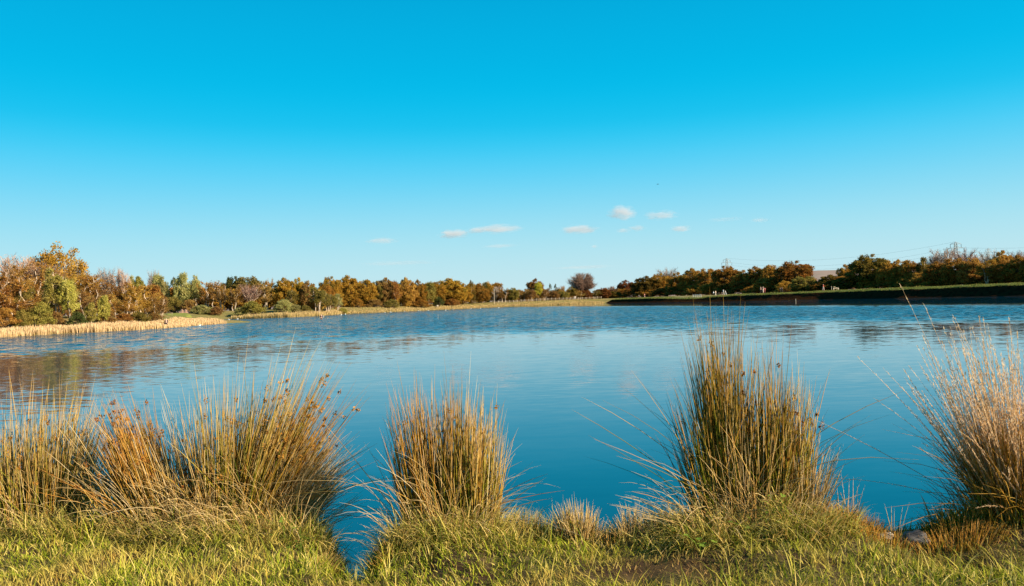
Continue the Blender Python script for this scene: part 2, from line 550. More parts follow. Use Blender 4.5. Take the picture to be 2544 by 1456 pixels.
# ------------------------------------------------------------------ tree prototypes (unit height, unit width)
def limb(a, b, n=6, wob=.04, sag=0.0):
    a = np.asarray(a, float); b = np.asarray(b, float)
    t_ = np.linspace(0, 1, n)[:, None]
    w = rng.normal(size=(n, 3)) * wob * np.linalg.norm(b - a); w[0] = 0; w[-1] *= .5
    p_ = a + (b - a) * t_ + w
    p_[:, 2] += sag * 4 * (t_[:, 0] * (1 - t_[:, 0]))
    return p_


def limb_mesh(ls):
    parts = []
    for p_, r0, r1 in ls:
        W = np.linspace(r0, r1, len(p_))[None]
        parts.append(tubes(p_[None], W, 6 if r0 > .008 else 4))
    return parts


def leaf_cards(C, size, flat=.5):
    N = len(C)
    nrm = unit(rng.normal(size=(N, 3)))
    u = unit(np.cross(nrm, rng.normal(size=(N, 3)))); v = np.cross(nrm, u)
    s_ = size * rng.uniform(.55, 1.35, N)[:, None]
    V = np.stack([C - u * s_, C - v * s_ * flat, C + u * s_, C + v * s_ * flat], 1).reshape(-1, 3)
    f = np.arange(N * 4).reshape(N, 4)
    r = np.repeat(rng.random(N), 4)
    return V, f, np.zeros(N * 4), r


def crown_points(centres, rad, per):
    out = []
    for c, r_ in zip(centres, rad):
        n_ = max(6, int(per * (r_ / np.mean(rad)) ** 2))
        d = unit(rng.normal(size=(n_, 3))) * (rng.random((n_, 1)) ** .45)
        out.append(c + d * r_)
    return np.concatenate(out)


def outer_twigs(cen, n, L0=.05, L1=.13, w=.0022):
    cen = np.array(cen)
    c = cen[rng.integers(0, len(cen), n)]
    d = unit((c - np.array([0, 0, .35])) * np.array([1, 1, .9]) + rng.normal(size=(n, 3)) * .16 + np.array([0, 0, .08]))
    L = rng.uniform(L0, L1, (n, 1))
    b = c + rng.normal(size=(n, 3)) * .02
    P = np.stack([b, b + d * L * .5 + rng.normal(size=(n, 3)) * .008, b + d * L], 1)
    return strips(P, np.array([w, w * .8, w * .3])[None] * rng.uniform(.7, 1.4, (n, 1)), unit(rng.normal(size=(n, 3))))


def finish(tr_parts, cr_parts, name, bark):
    V1, F1, t1, r1 = merge(tr_parts); V2, F2, t2, r2 = merge(cr_parts)
    h = np.percentile(V2[:, 2], 99.7); w = np.percentile(np.abs(V2[:, :2]), 98.5) * 2
    sc = np.array([1 / w, 1 / w, 1 / h])
    mt = mesh_np(name + '_trunk', V1 * sc, F1, bark, {'t': t1, 'rnd': r1}, True)
    mc = mesh_np(name + '_crown', V2 * sc, F2, LEAF['ochre'], {'t': t2, 'rnd': r2})
    return mt, mc


def oak_proto(low=.12, ncl=75, per=72, size=.021, squash=1.0):
    ls = [(limb((0, 0, 0), (.02, 0, .45), 6, .03), .03, .02)]
    cen, rad = [], []
    lob = rng.uniform(0, 6, 2)
    for i in range(ncl):
        an = rng.uniform(0, 2 * np.pi); u = rng.uniform(-1, 1)
        rr = rng.uniform(.3, 1.0) ** .55 * (1 + .10 * math.sin(3 * an + lob[0]) + .08 * math.sin(5 * an + 4 * u + lob[1]))
        zc = low + (1 - low) * (.5 + .5 * u * rr)
        prof = math.sqrt(max(.02, 1 - min(1, abs(u) * rr) ** 2.2)) * (.92 if u > 0 else 1.0)
        r_ = .42 * prof * rng.uniform(.4, 1.02)
        c = np.array([math.cos(an) * r_, math.sin(an) * r_, zc * squash])
        cen.append(c); rad.append(rng.uniform(.035, .09))
        if i % 3 == 0:
            st = np.array([.02, 0, rng.uniform(.15, .45)])
            ls.append((limb(st, c, 5, .06, .03), .011, .003))
    return limb_mesh(ls), [leaf_cards(crown_points(cen, rad, per), size), outer_twigs(cen, 420)]


def birch_proto(stems=3, low=.3, ncl=84, per=75, size=.017):
    ls, cen, rad = [], [], []
    for k_ in range(stems):
        an = rng.uniform(0, 2 * np.pi)
        b0 = np.array([math.cos(an), math.sin(an), 0]) * (.05 if stems > 1 else 0)
        topp = np.array([math.cos(an) * .14, math.sin(an) * .14, rng.uniform(.8, .97)])
        sp_ = limb(b0, topp, 8, .018)
        ls.append((sp_, .014, .004))
        for i in range(ncl // stems):
            f_ = rng.uniform(low, 1.0)
            s0 = np.array([np.interp(f_ * .9, np.linspace(0, 1, 8), sp_[:, j]) for j in range(3)])
            a2 = rng.uniform(0, 2 * np.pi)
            reach = .24 * math.sin(min(1, (1.06 - f_) * 1.6 + .12) * 1.5) * rng.uniform(.4, 1.05)
            c = s0 + np.array([math.cos(a2) * reach, math.sin(a2) * reach, rng.uniform(.0, .09)])
            cen.append(c); rad.append(rng.uniform(.04, .085))
            if i % 2 == 0: ls.append((limb(s0, c, 4, .05, .02), .005, .0015))
    return limb_mesh(ls), [leaf_cards(crown_points(cen, rad, per), size), outer_twigs(cen, 420)]


def bush_proto(ncl=110, per=70, size=.028):
    ls, cen, rad = [], [], []
    for i in range(ncl):
        an = rng.uniform(0, 2 * np.pi); el = rng.uniform(.0, 1) ** .8 * np.pi / 2
        r_ = rng.uniform(.6, 1.0)
        c = np.array([math.cos(an) * math.cos(el) * .5 * r_, math.sin(an) * math.cos(el) * .5 * r_, .06 + math.sin(el) * .86 * r_])
        cen.append(c); rad.append(rng.uniform(.07, .14))
        if i % 3 == 0: ls.append((limb((rng.normal() * .03, rng.normal() * .03, 0), c, 5, .06, .04), .012, .003))
    return limb_mesh(ls), [leaf_cards(crown_points(cen, rad, per), size)]


def bare_proto(n1=26, dens=1.0, round_=False, tw=.0028):
    """leafless crown of upswept twigs"""
    ls = [(limb((0, 0, 0), (.01, .01, .55), 7, .02), .022, .010)]
    tips = []
    for i in range(n1):
        an = rng.uniform(0, 2 * np.pi); z0 = rng.uniform(.18, .55)
        if round_:
            u = rng.uniform(-.5, 1); rr = math.sqrt(1 - min(.95, abs(u)) ** 2) * .42 * rng.uniform(.6, 1)
            e_ = np.array([math.cos(an) * rr, math.sin(an) * rr, .58 + .36 * u])
        else:
            rr = rng.uniform(.05, .30)
            e_ = np.array([math.cos(an) * rr, math.sin(an) * rr, rng.uniform(.62, .93)])
        p_ = limb((.01, .01, z0), e_, 6, .05, -.02)
        ls.append((p_, .009, .003)); tips.append(p_)
    P = []
    for p_ in tips:
        for k_ in range(int(46 * dens)):
            f_ = rng.uniform(.25, 1.0) * 5; i0 = min(4, int(f_))
            b = p_[i0] + (p_[i0 + 1] - p_[i0]) * (f_ - i0)
            d = unit((p_[-1] - p_[0]) * .8 + rng.normal(size=3) * .26 + np.array([0, 0, .13 if not round_ else .05]))
            L = rng.uniform(.05, .15)
            w = rng.normal(size=3) * .015
            P.append([b, b + d * L * .5 + w, b + d * L])
    P = np.array(P)
    W = np.array([tw, tw * .8, tw * .3])[None] * rng.uniform(.7, 1.4, (len(P), 1))
    a = rng.normal(size=(len(P), 3))
    return limb_mesh(ls), [strips(P, W, unit(a))]


def conifer_proto():
    ls = [(limb((0, 0, 0), (0, 0, .97), 6, .006), .022, .003)]
    cen, rad = [], []
    for i in range(90):
        z_ = rng.uniform(.08, .98); rr = .30 * (1.02 - z_) ** .8 * rng.uniform(.5, 1.05); an = rng.uniform(0, 2 * np.pi)
        c = np.array([math.cos(an) * rr, math.sin(an) * rr, z_ - rr * .15]); cen.append(c); rad.append(.03 + .05 * (1 - z_))
        if i % 2 == 0: ls.append((limb((0, 0, z_), c, 3, .02), .004, .001))
    return limb_mesh(ls), [leaf_cards(crown_points(cen, rad, 34), .018, .35)]


def airy_proto(stems=3, n1=12, leaves=2600, size=.014):
    """slender pale stems, upswept twigs and thin leaf"""
    ls, tips, P = [], [], []
    for k_ in range(stems):
        an = rng.uniform(0, 6.28); b0 = np.array([math.cos(an), math.sin(an), 0]) * (.06 if stems > 1 else 0)
        sp_ = limb(b0, (math.cos(an) * .16, math.sin(an) * .16, rng.uniform(.78, .93)), 8, .02)
        ls.append((sp_, .012, .004))
        for i in range(n1):
            f_ = rng.uniform(.28, .95) * 7; i0 = min(6, int(f_)); b = sp_[i0] + (sp_[i0 + 1] - sp_[i0]) * (f_ - i0)
            a2 = rng.uniform(0, 6.28); rr = rng.uniform(.06, .24) * (1.15 - .07 * f_)
            e_ = b + np.array([math.cos(a2) * rr, math.sin(a2) * rr, rng.uniform(.06, .2)])
            p_ = limb(b, e_, 5, .05, -.01); ls.append((p_, .0045, .0015)); tips.append(p_)
    for p_ in tips:
        for k_ in range(46):
            f_ = rng.uniform(.1, 1.0) * 4; i0 = min(3, int(f_)); b = p_[i0] + (p_[i0 + 1] - p_[i0]) * (f_ - i0)
            d = unit((p_[-1] - p_[0]) * .8 / np.linalg.norm(p_[-1] - p_[0]) + rng.normal(size=3) * .42 + np.array([0, 0, .3]))
            L = rng.uniform(.04, .12)
            P.append([b, b + d * L * .5 + rng.normal(size=3) * .008, b + d * L])
    P = np.array(P)
    q = P[rng.integers(0, len(P), leaves)]; f_ = rng.random((leaves, 1))
    C = q[:, 0] * (1 - f_) + q[:, 2] * f_ + rng.normal(size=(leaves, 3)) * .012
    return limb_mesh(ls), [strips(P, np.array([.0028, .0022, .0008])[None] * rng.uniform(.7, 1.4, (len(P), 1)), unit(rng.normal(size=(len(P), 3)))), leaf_cards(C, size)]


PROTO = {}
for k_ in range(4): PROTO['airy%d' % k_] = finish(*airy_proto((3, 4, 2, 5)[k_], (13, 11, 16, 10)[k_], (2600, 1700, 3200, 2200)[k_]), 'airy', BARK_PALE)
for k_ in range(4): PROTO['oak%d' % k_] = finish(*oak_proto(low=(.04, .10, .06, .0)[k_], ncl=(270, 230, 280, 250)[k_]), 'oak', BARK_BROWN)
for k_ in range(4): PROTO['birch%d' % k_] = finish(*birch_proto((3, 2, 1, 4)[k_], (.42, .36, .26, .46)[k_]), 'birch', BARK_PALE)
for k_ in range(3): PROTO['bush%d' % k_] = finish(*bush_proto(), 'bush', BARK_BROWN)
PROTO['sparse0'] = finish(*oak_proto(low=.2, ncl=230, per=44, size=.017), 'sparse', BARK_PALE)
for k_ in range(2): PROTO['bare%d' % k_] = finish(*bare_proto(30 + 6 * k_, 1.7), 'bare', BARK_PALE)
PROTO['round0'] = finish(*bare_proto(100, 2.3, True, .0034), 'round', BARK_BROWN)
PROTO['conifer0'] = finish(*conifer_proto(), 'conifer', BARK_BROWN)


def tree(px, ytop, wP, proto, mat, pos, label, name='tree', cat='tree', group=None, bark=None, zoff=-.05):
    x, y = pos[0], pos[1]
    zb = g1(x, y) + zoff if len(pos) < 3 else pos[2]
    zt = at_depth(px, ytop, y)[2]
    h = max(zt - zb, .6); w = wP * y / F
    root = empty(name, (x, y, zb), rng.uniform(0, 6.28), (w, w, h))
    tag(root, label, cat, group)
    mt, mc = PROTO[proto]
    t_ = link('trunk', mt, root)
    if bark is not None:
        t_.material_slots[0].link = 'OBJECT'; t_.material_slots[0].material = bark
    c_ = link('twigs' if proto[:4] in ('bare', 'roun') else 'crown', mc, root)
    c_.material_slots[0].link = 'OBJECT'; c_.material_slots[0].material = LEAF[mat]
    return root


def posL(px, D):
    if px > 420: px_ = 420
    else: px_ = px
    q = poly_at(L_W, px_, D)
    t_ = (ray(px, 760)[0] / ray(px, 760)[1])
    return (t_ * q[1], q[1])


def posF(px, D):
    Y = np.interp(px, [380, 568, 791, 855, 989, 1198, 1320, 1504, 1560], [212, 205, 212, 247, 257, 312, 326, 361, 372]) + D
    d = ray(px, 745)
    return (d[0] / d[1] * Y, Y)


def posR(px, D):
    d = ray(px, 735); t_ = d[0] / d[1]
    Y = (137.0 + 1.033 * D) / (t_ + .258)
    return (t_ * Y, Y)


SHORE_L = 'autumn trees behind the reed bed'
SHORE_F = 'trees along the far shore'
DAM_T = 'dark trees behind the dam path'
HEDGE = 'scrub of the far hedge'
# px, top, width, proto, leaves, zone, setback, label, group
TREES = [
 # --- wood behind the left reed bed
 (37, 634, 110, 'bare0', 'pinktwig', 'L', 30, 'tall pinkish leafless tree rising behind the rusty trees above the reed bed', SHORE_L),
 (-30, 640, 110, 'bare1', 'pinktwig', 'L', 30, 'pinkish leafless tree cut by the photo edge behind the reed bed', SHORE_L),
 (92, 648, 100, 'bare1', 'browntwig', 'L', 26, 'brown leafless tree between the pink twiggy tree and the tall ochre tree', SHORE_L),
 (150, 611, 132, 'sparse0', 'ochre', 'L', 34, 'tallest ochre tree with pale limbs showing, standing above the reed bed wood', SHORE_L),
 (-25, 678, 120, 'airy0', 'rust', 'L', 9, 'rusty birch at the photo edge over the reed bed', SHORE_L),
 (36, 676, 105, 'airy1', 'rust', 'L', 8, 'rusty orange birch with several pale slanting trunks over the reed bed', SHORE_L),
 (62, 702, 60, 'birch1', 'olive', 'L', 7, 'small olive birch between pale trunks in front of the rusty birch', SHORE_L),
 (84, 655, 100, 'airy3', 'rust', 'L', 16, 'tall rusty birch behind the yellow green birch', SHORE_L),
 (150, 667, 84, 'birch0', 'yellowgreen', 'L', 8, 'bright yellow green birch with thin pale trunks at the reed bed edge', SHORE_L),
 (178, 695, 52, 'birch1', 'yellowgreen', 'L', 7, 'lower yellow green birch with a leaning pale trunk', SHORE_L),
 (205, 677, 90, 'airy2', 'rust', 'L', 20, 'broad rusty tree right behind the yellow green birch', SHORE_L),
 (245, 682, 80, 'airy3', 'rust', 'L', 22, 'rusty brown round tree in the dip of the reed bed wood', SHORE_L),
 (218, 715, 75, 'airy0', 'brown', 'L', 11, 'brown dense tree at the middle of the reed bed wood', SHORE_L),
 (268, 665, 40, 'bare0', 'greytwig', 'L', 45, 'faint grey leafless tree poking over the rusty brown tree', SHORE_L),
 (302, 667, 36, 'bare1', 'pinktwig', 'L', 45, 'narrow pink leafless tree standing alone above the ochre tree', SHORE_L),
 (296, 700, 62, 'airy3', 'ochre', 'L', 14, 'ochre round tree beneath the narrow pink leafless tree', SHORE_L),
 (300, 733, 80, 'airy0', 'rust', 'L', 8, 'low rusty spreading tree above the reeds', SHORE_L),
 (330, 722, 50, 'airy1', 'ochre', 'L', 10, 'ochre birch next to the low rusty spreading tree', SHORE_L),
 (362, 704, 86, 'airy2', 'rust', 'L', 9, 'large rusty tree with one pale trunk ending the reed bed wood', SHORE_L),
 (395, 735, 45, 'airy3', 'brown', 'L', 7, 'brown birch at the very end of the reed bed wood', SHORE_L),
 (96, 752, 66, 'bush0', 'olive', 'L', 6, 'olive bush under the yellow green birch', SHORE_L),
 (56, 770, 46, 'bush1', 'olive', 'L', 6, 'small olive bush under the rusty orange birch', SHORE_L),
 (10, 765, 60, 'bush2', 'rust', 'L', 7, 'rusty bush under the pale slanting trunks', SHORE_L),
 (136, 775, 44, 'bush1', 'brown', 'L', 6.5, 'brown bush between two pale birch trunks', SHORE_L),
 (192, 775, 40, 'bush1', 'green', 'L', 6, 'small dark green bush at the back of the reeds', SHORE_L),
 (228, 752, 32, 'birch2', 'yellowgreen', 'L', 6, 'slim yellowish sapling in front of the brown dense tree', SHORE_L),
 (258, 734, 32, 'birch2', 'yellowgreen', 'L', 6, 'taller slim yellowish sapling above the reeds', SHORE_L),
 (262, 770, 46, 'bush2', 'brown', 'L', 6.5, 'brown bush under the slim yellowish saplings', SHORE_L),
 (345, 775, 50, 'bush0', 'olive', 'L', 6, 'olive brown bush under the large rusty tree', SHORE_L),
 (305, 780, 50, 'bush2', 'rust', 'L', 6, 'low rusty bush behind the reeds under the spreading tree', SHORE_L),
 (385, 778, 40, 'bush1', 'brown', 'L', 5.5, 'brown bush at the end of the reed bed wood', SHORE_L),
 # --- behind the clearing
 (340, 688, 50, 'oak3', 'olive', 'F', 30, 'olive tree behind the end of the reed bed wood', SHORE_F),
 (385, 682, 44, 'birch1', 'paleolive', 'F', 26, 'pale olive birch first behind the clearing', SHORE_F),
 (380, 671, 30, 'bare0', 'greytwig', 'F', 40, 'small grey leafless top above the pale olive birch', SHORE_F),
 (412, 688, 42, 'birch0', 'paleolive', 'F', 20, 'pale olive birch with white forked trunk behind the clearing', SHORE_F),
 (432, 690, 40, 'conifer0', 'green', 'F', 32, 'dark green conifer in shade behind the clearing', SHORE_F),
 (454, 678, 44, 'birch2', 'paleolive', 'F', 22, 'tallest pale olive birch behind the clearing', SHORE_F),
 (480, 684, 42, 'birch0', 'paleolive', 'F', 24, 'pale birch beside the dip behind the clearing', SHORE_F),
 (496, 705, 40, 'airy2', 'brown', 'F', 26, 'brown birch in the dip of the tree line', SHORE_F),
 (520, 698, 56, 'airy3', 'rust', 'F', 20, 'rusty birch right of the dip with pale stems', SHORE_F),
 (552, 704, 56, 'airy0', 'brown', 'F', 18, 'brown birch behind the olive bush on the far shore', SHORE_F),
 (432, 738, 46, 'bush0', 'olive', 'F', 8, 'olive brown bush behind the green clearing', SHORE_F),
 (470, 745, 40, 'bush2', 'brown', 'F', 9, 'brown bush beside the pink earth patch', SHORE_F),
 (502, 758, 54, 'bush1', 'paleolive', 'F', 4, 'pale olive bush beside the clearing', SHORE_F),
 (535, 762, 36, 'bush0', 'brown', 'F', 5, 'brown bush between two olive bushes', SHORE_F),
 (582, 690, 60, 'oak2', 'green', 'F', 34, 'dark green crown beside the long olive tree line', SHORE_F),
 (618, 690, 78, 'oak3', 'olive', 'F', 32, 'broad olive green tree behind the white branched birch', SHORE_F),
 (622, 706, 56, 'bare0', 'pinktwig', 'F', 16, 'white branched leafless birch over the olive bush', SHORE_F),
 (580, 712, 52, 'airy0', 'brown', 'F', 16, 'brown birch left of the white branched birch', SHORE_F),
 (668, 703, 62, 'airy1', 'brown', 'F', 17, 'brown airy birch right of the white branched birch', SHORE_F),
 (662, 694, 40, 'airy2', 'ochre', 'F', 28, 'ochre birch behind the brown airy birch', SHORE_F),
 (628, 749, 56, 'bush0', 'olive', 'F', 3.5, 'round olive bush on the far shore under the white branched birch', SHORE_F),
 (596, 764, 34, 'bush2', 'paleolive', 'F', 3.5, 'small straw coloured bush beside the round olive bush', SHORE_F),
 (704, 744, 44, 'bush1', 'paleolive', 'F', 3.5, 'pale silvery bush on the far shore', SHORE_F),
 (732, 757, 34, 'bush2', 'paleolive', 'F', 4, 'smaller pale bush beside the silvery bush', SHORE_F),
 (756, 759, 32, 'bush0', 'olive', 'F', 4, 'olive bush under the golden trees', SHORE_F),
 (708, 693, 58, 'oak0', 'gold', 'F', 26, 'golden round tree first in the long tree line', SHORE_F),
 (742, 692, 44, 'oak1', 'gold', 'F', 28, 'golden tree second in the long tree line', SHORE_F),
 (766, 700, 40, 'oak2', 'brown', 'F', 26, 'brown tree between golden trees', SHORE_F),
 (718, 722, 40, 'birch1', 'olive', 'F', 12, 'olive birch in front of the first golden trees', SHORE_F),
 (788, 712, 50, 'birch3', 'olive', 'F', 9, 'tall olive birch reaching to the shore', SHORE_F),
 (815, 724, 44, 'birch0', 'olive', 'F', 8, 'olive birch with thin pale stems near the wading person', SHORE_F),
 (842, 730, 34, 'birch3', 'paleolive', 'F', 7, 'pale olive birch sloping to the bare bank', SHORE_F),
 (850, 765, 26, 'bush1', 'yellowgreen', 'F', 2.5, 'yellow green bush at the end of the shore birches', SHORE_F),
 (822, 690, 54, 'oak2', 'gold', 'F', 30, 'dark golden tree rising behind the shore birches', SHORE_F),
 (866, 687, 62, 'oak0', 'gold', 'F', 20, 'tall golden tree with full crown beside the birches', SHORE_F),
 (906, 697, 60, 'oak3', 'gold', 'F', 20, 'broad golden tree over the bare bank', SHORE_F),
 (936, 700, 44, 'oak1', 'olive', 'F', 22, 'olive brown tree between golden trees', SHORE_F),
 (958, 692, 46, 'oak2', 'brown', 'F', 22, 'brown pointed tree in the long tree line', SHORE_F),
 (985, 698, 34, 'birch1', 'rust', 'F', 18, 'rusty birch with pale trunk by the bare bank', SHORE_F),
 (1010, 692, 50, 'oak0', 'rust', 'F', 22, 'reddest orange tree of the long tree line', SHORE_F),
 (1040, 697, 40, 'oak1', 'gold', 'F', 20, 'golden tree right of the reddest tree', SHORE_F),
 (1064, 701, 38, 'birch2', 'olive', 'F', 18, 'narrow olive tree before the big golden crown', SHORE_F),
 (1088, 702, 40, 'oak2', 'gold', 'F', 22, 'golden tree leaning against the big golden crown', SHORE_F),
 (1120, 694, 80, 'oak0', 'gold', 'F', 20, 'big golden crown at the end of the long tree line', SHORE_F),
 (1150, 706, 44, 'oak1', 'gold', 'F', 18, 'yellow edge tree of the big golden crown', SHORE_F),
 (1090, 738, 26, 'bush0', 'green', 'F', 14, 'dark green bush before the big golden crown', SHORE_F),
 (1122, 742, 38, 'bush1', 'rust', 'F', 14, 'orange bush below the big golden crown', SHORE_F),
 (888, 742, 30, 'bush0', 'ochre', 'F', 14, 'ochre bush under the tall golden tree', SHORE_F),
 (930, 744, 40, 'bush2', 'brown', 'F', 15, 'brown bush at the foot of the broad golden tree', SHORE_F),
 (972, 744, 40, 'bush1', 'olive', 'F', 15, 'olive bush at the foot of the brown pointed tree', SHORE_F),
 (1045, 745, 44, 'bush0', 'ochre', 'F', 15, 'ochre bush at the foot of the golden tree right of the reddest tree', SHORE_F),
 (1172, 697, 30, 'conifer0', 'oakgreen', 'F', 18, 'grey green larch beside the big golden crown', SHORE_F),
 (1206, 702, 30, 'conifer0', 'green', 'F', 24, 'dark green conifer next to the tall pole', SHORE_F),
 (1198, 716, 38, 'oak2', 'ochre', 'F', 16, 'orange tree in front of the dark conifer', SHORE_F),
 (1232, 711, 20, 'bare0', 'greytwig', 'F', 22, 'grey leafless tree just right of the tall pole', SHORE_F),
 # --- hedge and trees behind the fence
 (1252, 717, 36, 'airy2', 'brown', 'F', 18, 'brown scrub tree first right of the tall pole', HEDGE),
 (1274, 716, 30, 'oak2', 'olive', 'F', 18, 'olive scrub tree behind the fence', HEDGE),
 (1298, 718, 30, 'airy0', 'brown', 'F', 18, 'brown scrub tree left of the copper tree', HEDGE),
 (1318, 720, 28, 'birch1', 'brown', 'F', 15, 'brown twiggy tree under the copper crown', HEDGE),
 (1330, 694, 44, 'oak1', 'copper', 'F', 30, 'dark copper red tree behind the yellow tree', SHORE_F),
 (1337, 702, 26, 'birch1', 'yellow', 'F', 20, 'bright yellow tree in front of the copper tree', SHORE_F),
 (1352, 716, 30, 'airy0', 'brown', 'F', 17, 'brown scrub tree just right of the yellow tree', HEDGE),
 (1368, 705, 18, 'conifer0', 'green', 'F', 26, 'small dark conifer beside the yellow tree', SHORE_F),
 (1381, 706, 18, 'conifer0', 'green', 'F', 27, 'second small dark conifer, further from the yellow tree', SHORE_F),
 (1376, 722, 30, 'oak0', 'brown', 'F', 16, 'brown scrub tree under the small conifers', HEDGE),
 (1398, 710, 26, 'bare1', 'browntwig', 'F', 22, 'brown leafless tree left of the lone round tree', HEDGE),
 (1400, 724, 30, 'oak2', 'olive', 'F', 16, 'olive scrub tree left of the lone round tree', HEDGE),
 (1420, 713, 28, 'oak1', 'oakgreen', 'F', 20, 'dark scrub tree leaning on the lone round tree', HEDGE),
 (1447, 679, 62, 'round0', 'duntwig', 'F', 24, 'lone round brown twiggy tree standing high over the fence', SHORE_F),
 (1438, 724, 30, 'airy0', 'brown', 'F', 16, 'brown bush tree under the lone round tree', HEDGE),
 (1456, 722, 28, 'oak3', 'copper', 'F', 16, 'reddish bush tree under the lone round tree', HEDGE),
 (1474, 721, 36, 'airy2', 'olive', 'F', 15, 'olive tree right of the lone round tree', HEDGE),
 (1498, 716, 36, 'oak2', 'copper', 'F', 16, 'reddish scrub tree where the fence meets the dam', HEDGE),
 (1520, 711, 34, 'bare1', 'browntwig', 'F', 20, 'reddish leafless tree before the dark dam trees', HEDGE),
 (1522, 724, 40, 'oak0', 'oakgreen', 'F', 16, 'dark green scrub where the dam begins', HEDGE),
 # --- behind the dam
 (1556, 697, 46, 'oak1', 'copper', 'R', 30, 'first orange topped tree on the dam side', DAM_T),
 (1545, 718, 40, 'oak3', 'oakbrown', 'R', 26, 'low dark tree at the very start of the dam trees', DAM_T),
 (1606, 688, 70, 'oak0', 'oakgreen', 'R', 26, 'olive lit round tree near the start of the dam trees', DAM_T),
 (1640, 682, 60, 'oak2', 'oakbrown', 'R', 32, 'dark brown tree below the grey leafless tree', DAM_T),
 (1660, 666, 50, 'bare1', 'greytwig', 'R', 48, 'grey leafless tree above the dark dam trees', DAM_T),
 (1684, 678, 54, 'oak1', 'oakbrown', 'R', 28, 'dark brown tree right of the grey leafless tree', DAM_T),
 (1722, 669, 66, 'oak0', 'oakbrown', 'R', 28, 'rusty flat topped tree behind the metal railing', DAM_T),
 (1762, 669, 60, 'oak3', 'oakbrown', 'R', 30, 'rusty tree just left of the pylon', DAM_T),
 (1806, 663, 70, 'oak2', 'oakbrown', 'R', 28, 'golden brown tree right under the distant pylon', DAM_T),
 (1846, 673, 56, 'oak1', 'oakbrown', 'R', 28, 'dark brown tree right of the pylon', DAM_T),
 (1880, 664, 60, 'oak0', 'oakbrown', 'R', 30, 'brown tree left of the domed tree', DAM_T),
 (1912, 660, 56, 'oak3', 'oakbrown', 'R', 32, 'brown tree touching the domed tree', DAM_T),
 (1974, 651, 92, 'oak2', 'oakbrown', 'R', 28, 'big domed orange brown tree by the moor gap', DAM_T),
 (1902, 692, 56, 'oak0', 'ochre', 'R', 20, 'orange bushy tree behind the couple with a red coat', DAM_T),
 (1948, 698, 44, 'bush1', 'ochre', 'R', 19, 'small orange bush behind the two dark dressed walkers', DAM_T),
 (1998, 688, 64, 'oak3', 'olive', 'R', 20, 'olive green bush tree under the domed tree', DAM_T),
 (2032, 702, 40, 'oak1', 'oakbrown', 'R', 20, 'brown bush behind the person in red', DAM_T),
 (2062, 684, 60, 'oak0', 'oakgreen', 'R', 24, 'dark low tree in the moor gap', DAM_T),
 (2104, 659, 46, 'oak1', 'ochre', 'R', 30, 'orange tree left of the big dark oak', DAM_T),
 (2100, 690, 60, 'oak3', 'oakgreen', 'R', 22, 'dark low tree behind the white gate', DAM_T),
 (2162, 635, 92, 'oak2', 'oakgreen', 'R', 26, 'big dark green oak highest beside the moor gap', DAM_T),
 (2210, 650, 54, 'oak0', 'oakbrown', 'R', 25, 'golden brown tree right of the big dark oak', DAM_T),
 (2236, 647, 60, 'oak1', 'ochre', 'R', 28, 'ochre topped tree between dark oak and thin dark tree', DAM_T),
 (2262, 648, 52, 'oak3', 'oakbrown', 'R', 27, 'brown tree left of the thin dark tree', DAM_T),
 (2299, 639, 36, 'birch3', 'oakgreen', 'R', 28, 'thin dark tree before the pink leafless trees', DAM_T),
 (2346, 616, 60, 'bare0', 'pinktwig', 'R', 36, 'tall pink leafless tree left of the near pylon', DAM_T),
 (2320, 634, 40, 'bare1', 'pinktwig', 'R', 35, 'shorter pink leafless tree next to the thin dark tree', DAM_T),
 (2396, 618, 50, 'bare1', 'pinktwig', 'R', 36, 'pink leafless tree right of the near pylon', DAM_T),
 (2432, 632, 40, 'bare0', 'pinktwig', 'R', 36, 'low pink leafless tree between the pylons', DAM_T),
 (2466, 622, 50, 'bare1', 'greytwig', 'R', 36, 'grey leafless tree under the far pylon', DAM_T),
 (2492, 625, 56, 'oak1', 'rust', 'R', 30, 'orange brown tree right of the far pylon', DAM_T),
 (2528, 622, 40, 'bare0', 'pinktwig', 'R', 36, 'pink leafless tree near the photo edge', DAM_T),
 (2330, 652, 60, 'oak0', 'oakbrown', 'R', 24, 'brown tree below the shorter pink leafless tree', DAM_T),
 (2372, 644, 60, 'oak3', 'oakbrown', 'R', 24, 'brown tree at the foot of the near pylon', DAM_T),
 (2416, 643, 60, 'oak2', 'rust', 'R', 24, 'rusty brown tree between the pylons with pale trunks below', DAM_T),
 (2450, 646, 56, 'birch3', 'oakbrown', 'R', 22, 'brown birch with pale crooked trunks below the far pylon', DAM_T),
 (2490, 650, 60, 'oak1', 'oakbrown', 'R', 23, 'brown tree at the foot of the orange brown tree', DAM_T),
 (2534, 636, 60, 'oak0', 'oakbrown', 'R', 24, 'brown tree half cut by the photo edge', DAM_T),
 (2590, 630, 70, 'oak2', 'oakbrown', 'R', 26, None, DAM_T),
 (2655, 628, 80, 'oak3', 'oakbrown', 'R', 26, None, DAM_T),
]
zone = {'L': posL, 'F': posF, 'R': posR}
KIND = {'air': ('birch_tree', 'tree'), 'oak': ('tree', 'tree'), 'bir': ('birch_tree', 'tree'), 'bus': ('bush', 'bush'), 'bar': ('bare_tree', 'tree'), 'rou': ('bare_tree', 'tree'),
        'con': ('conifer_tree', 'tree'), 'spa': ('tree', 'tree')}
for px, yt, w, pr, mt, zn, D, lab, grp in TREES:
    nm, ct = KIND[pr[:3]]
    tree(px, yt, w, pr, mt, zone[zn](px, D), lab or 'brown tree past the photo edge behind the dam path', nm, ct, grp,
         bark=BARK_PALE if (pr[:3] == 'oak' and zn == 'L') else None)

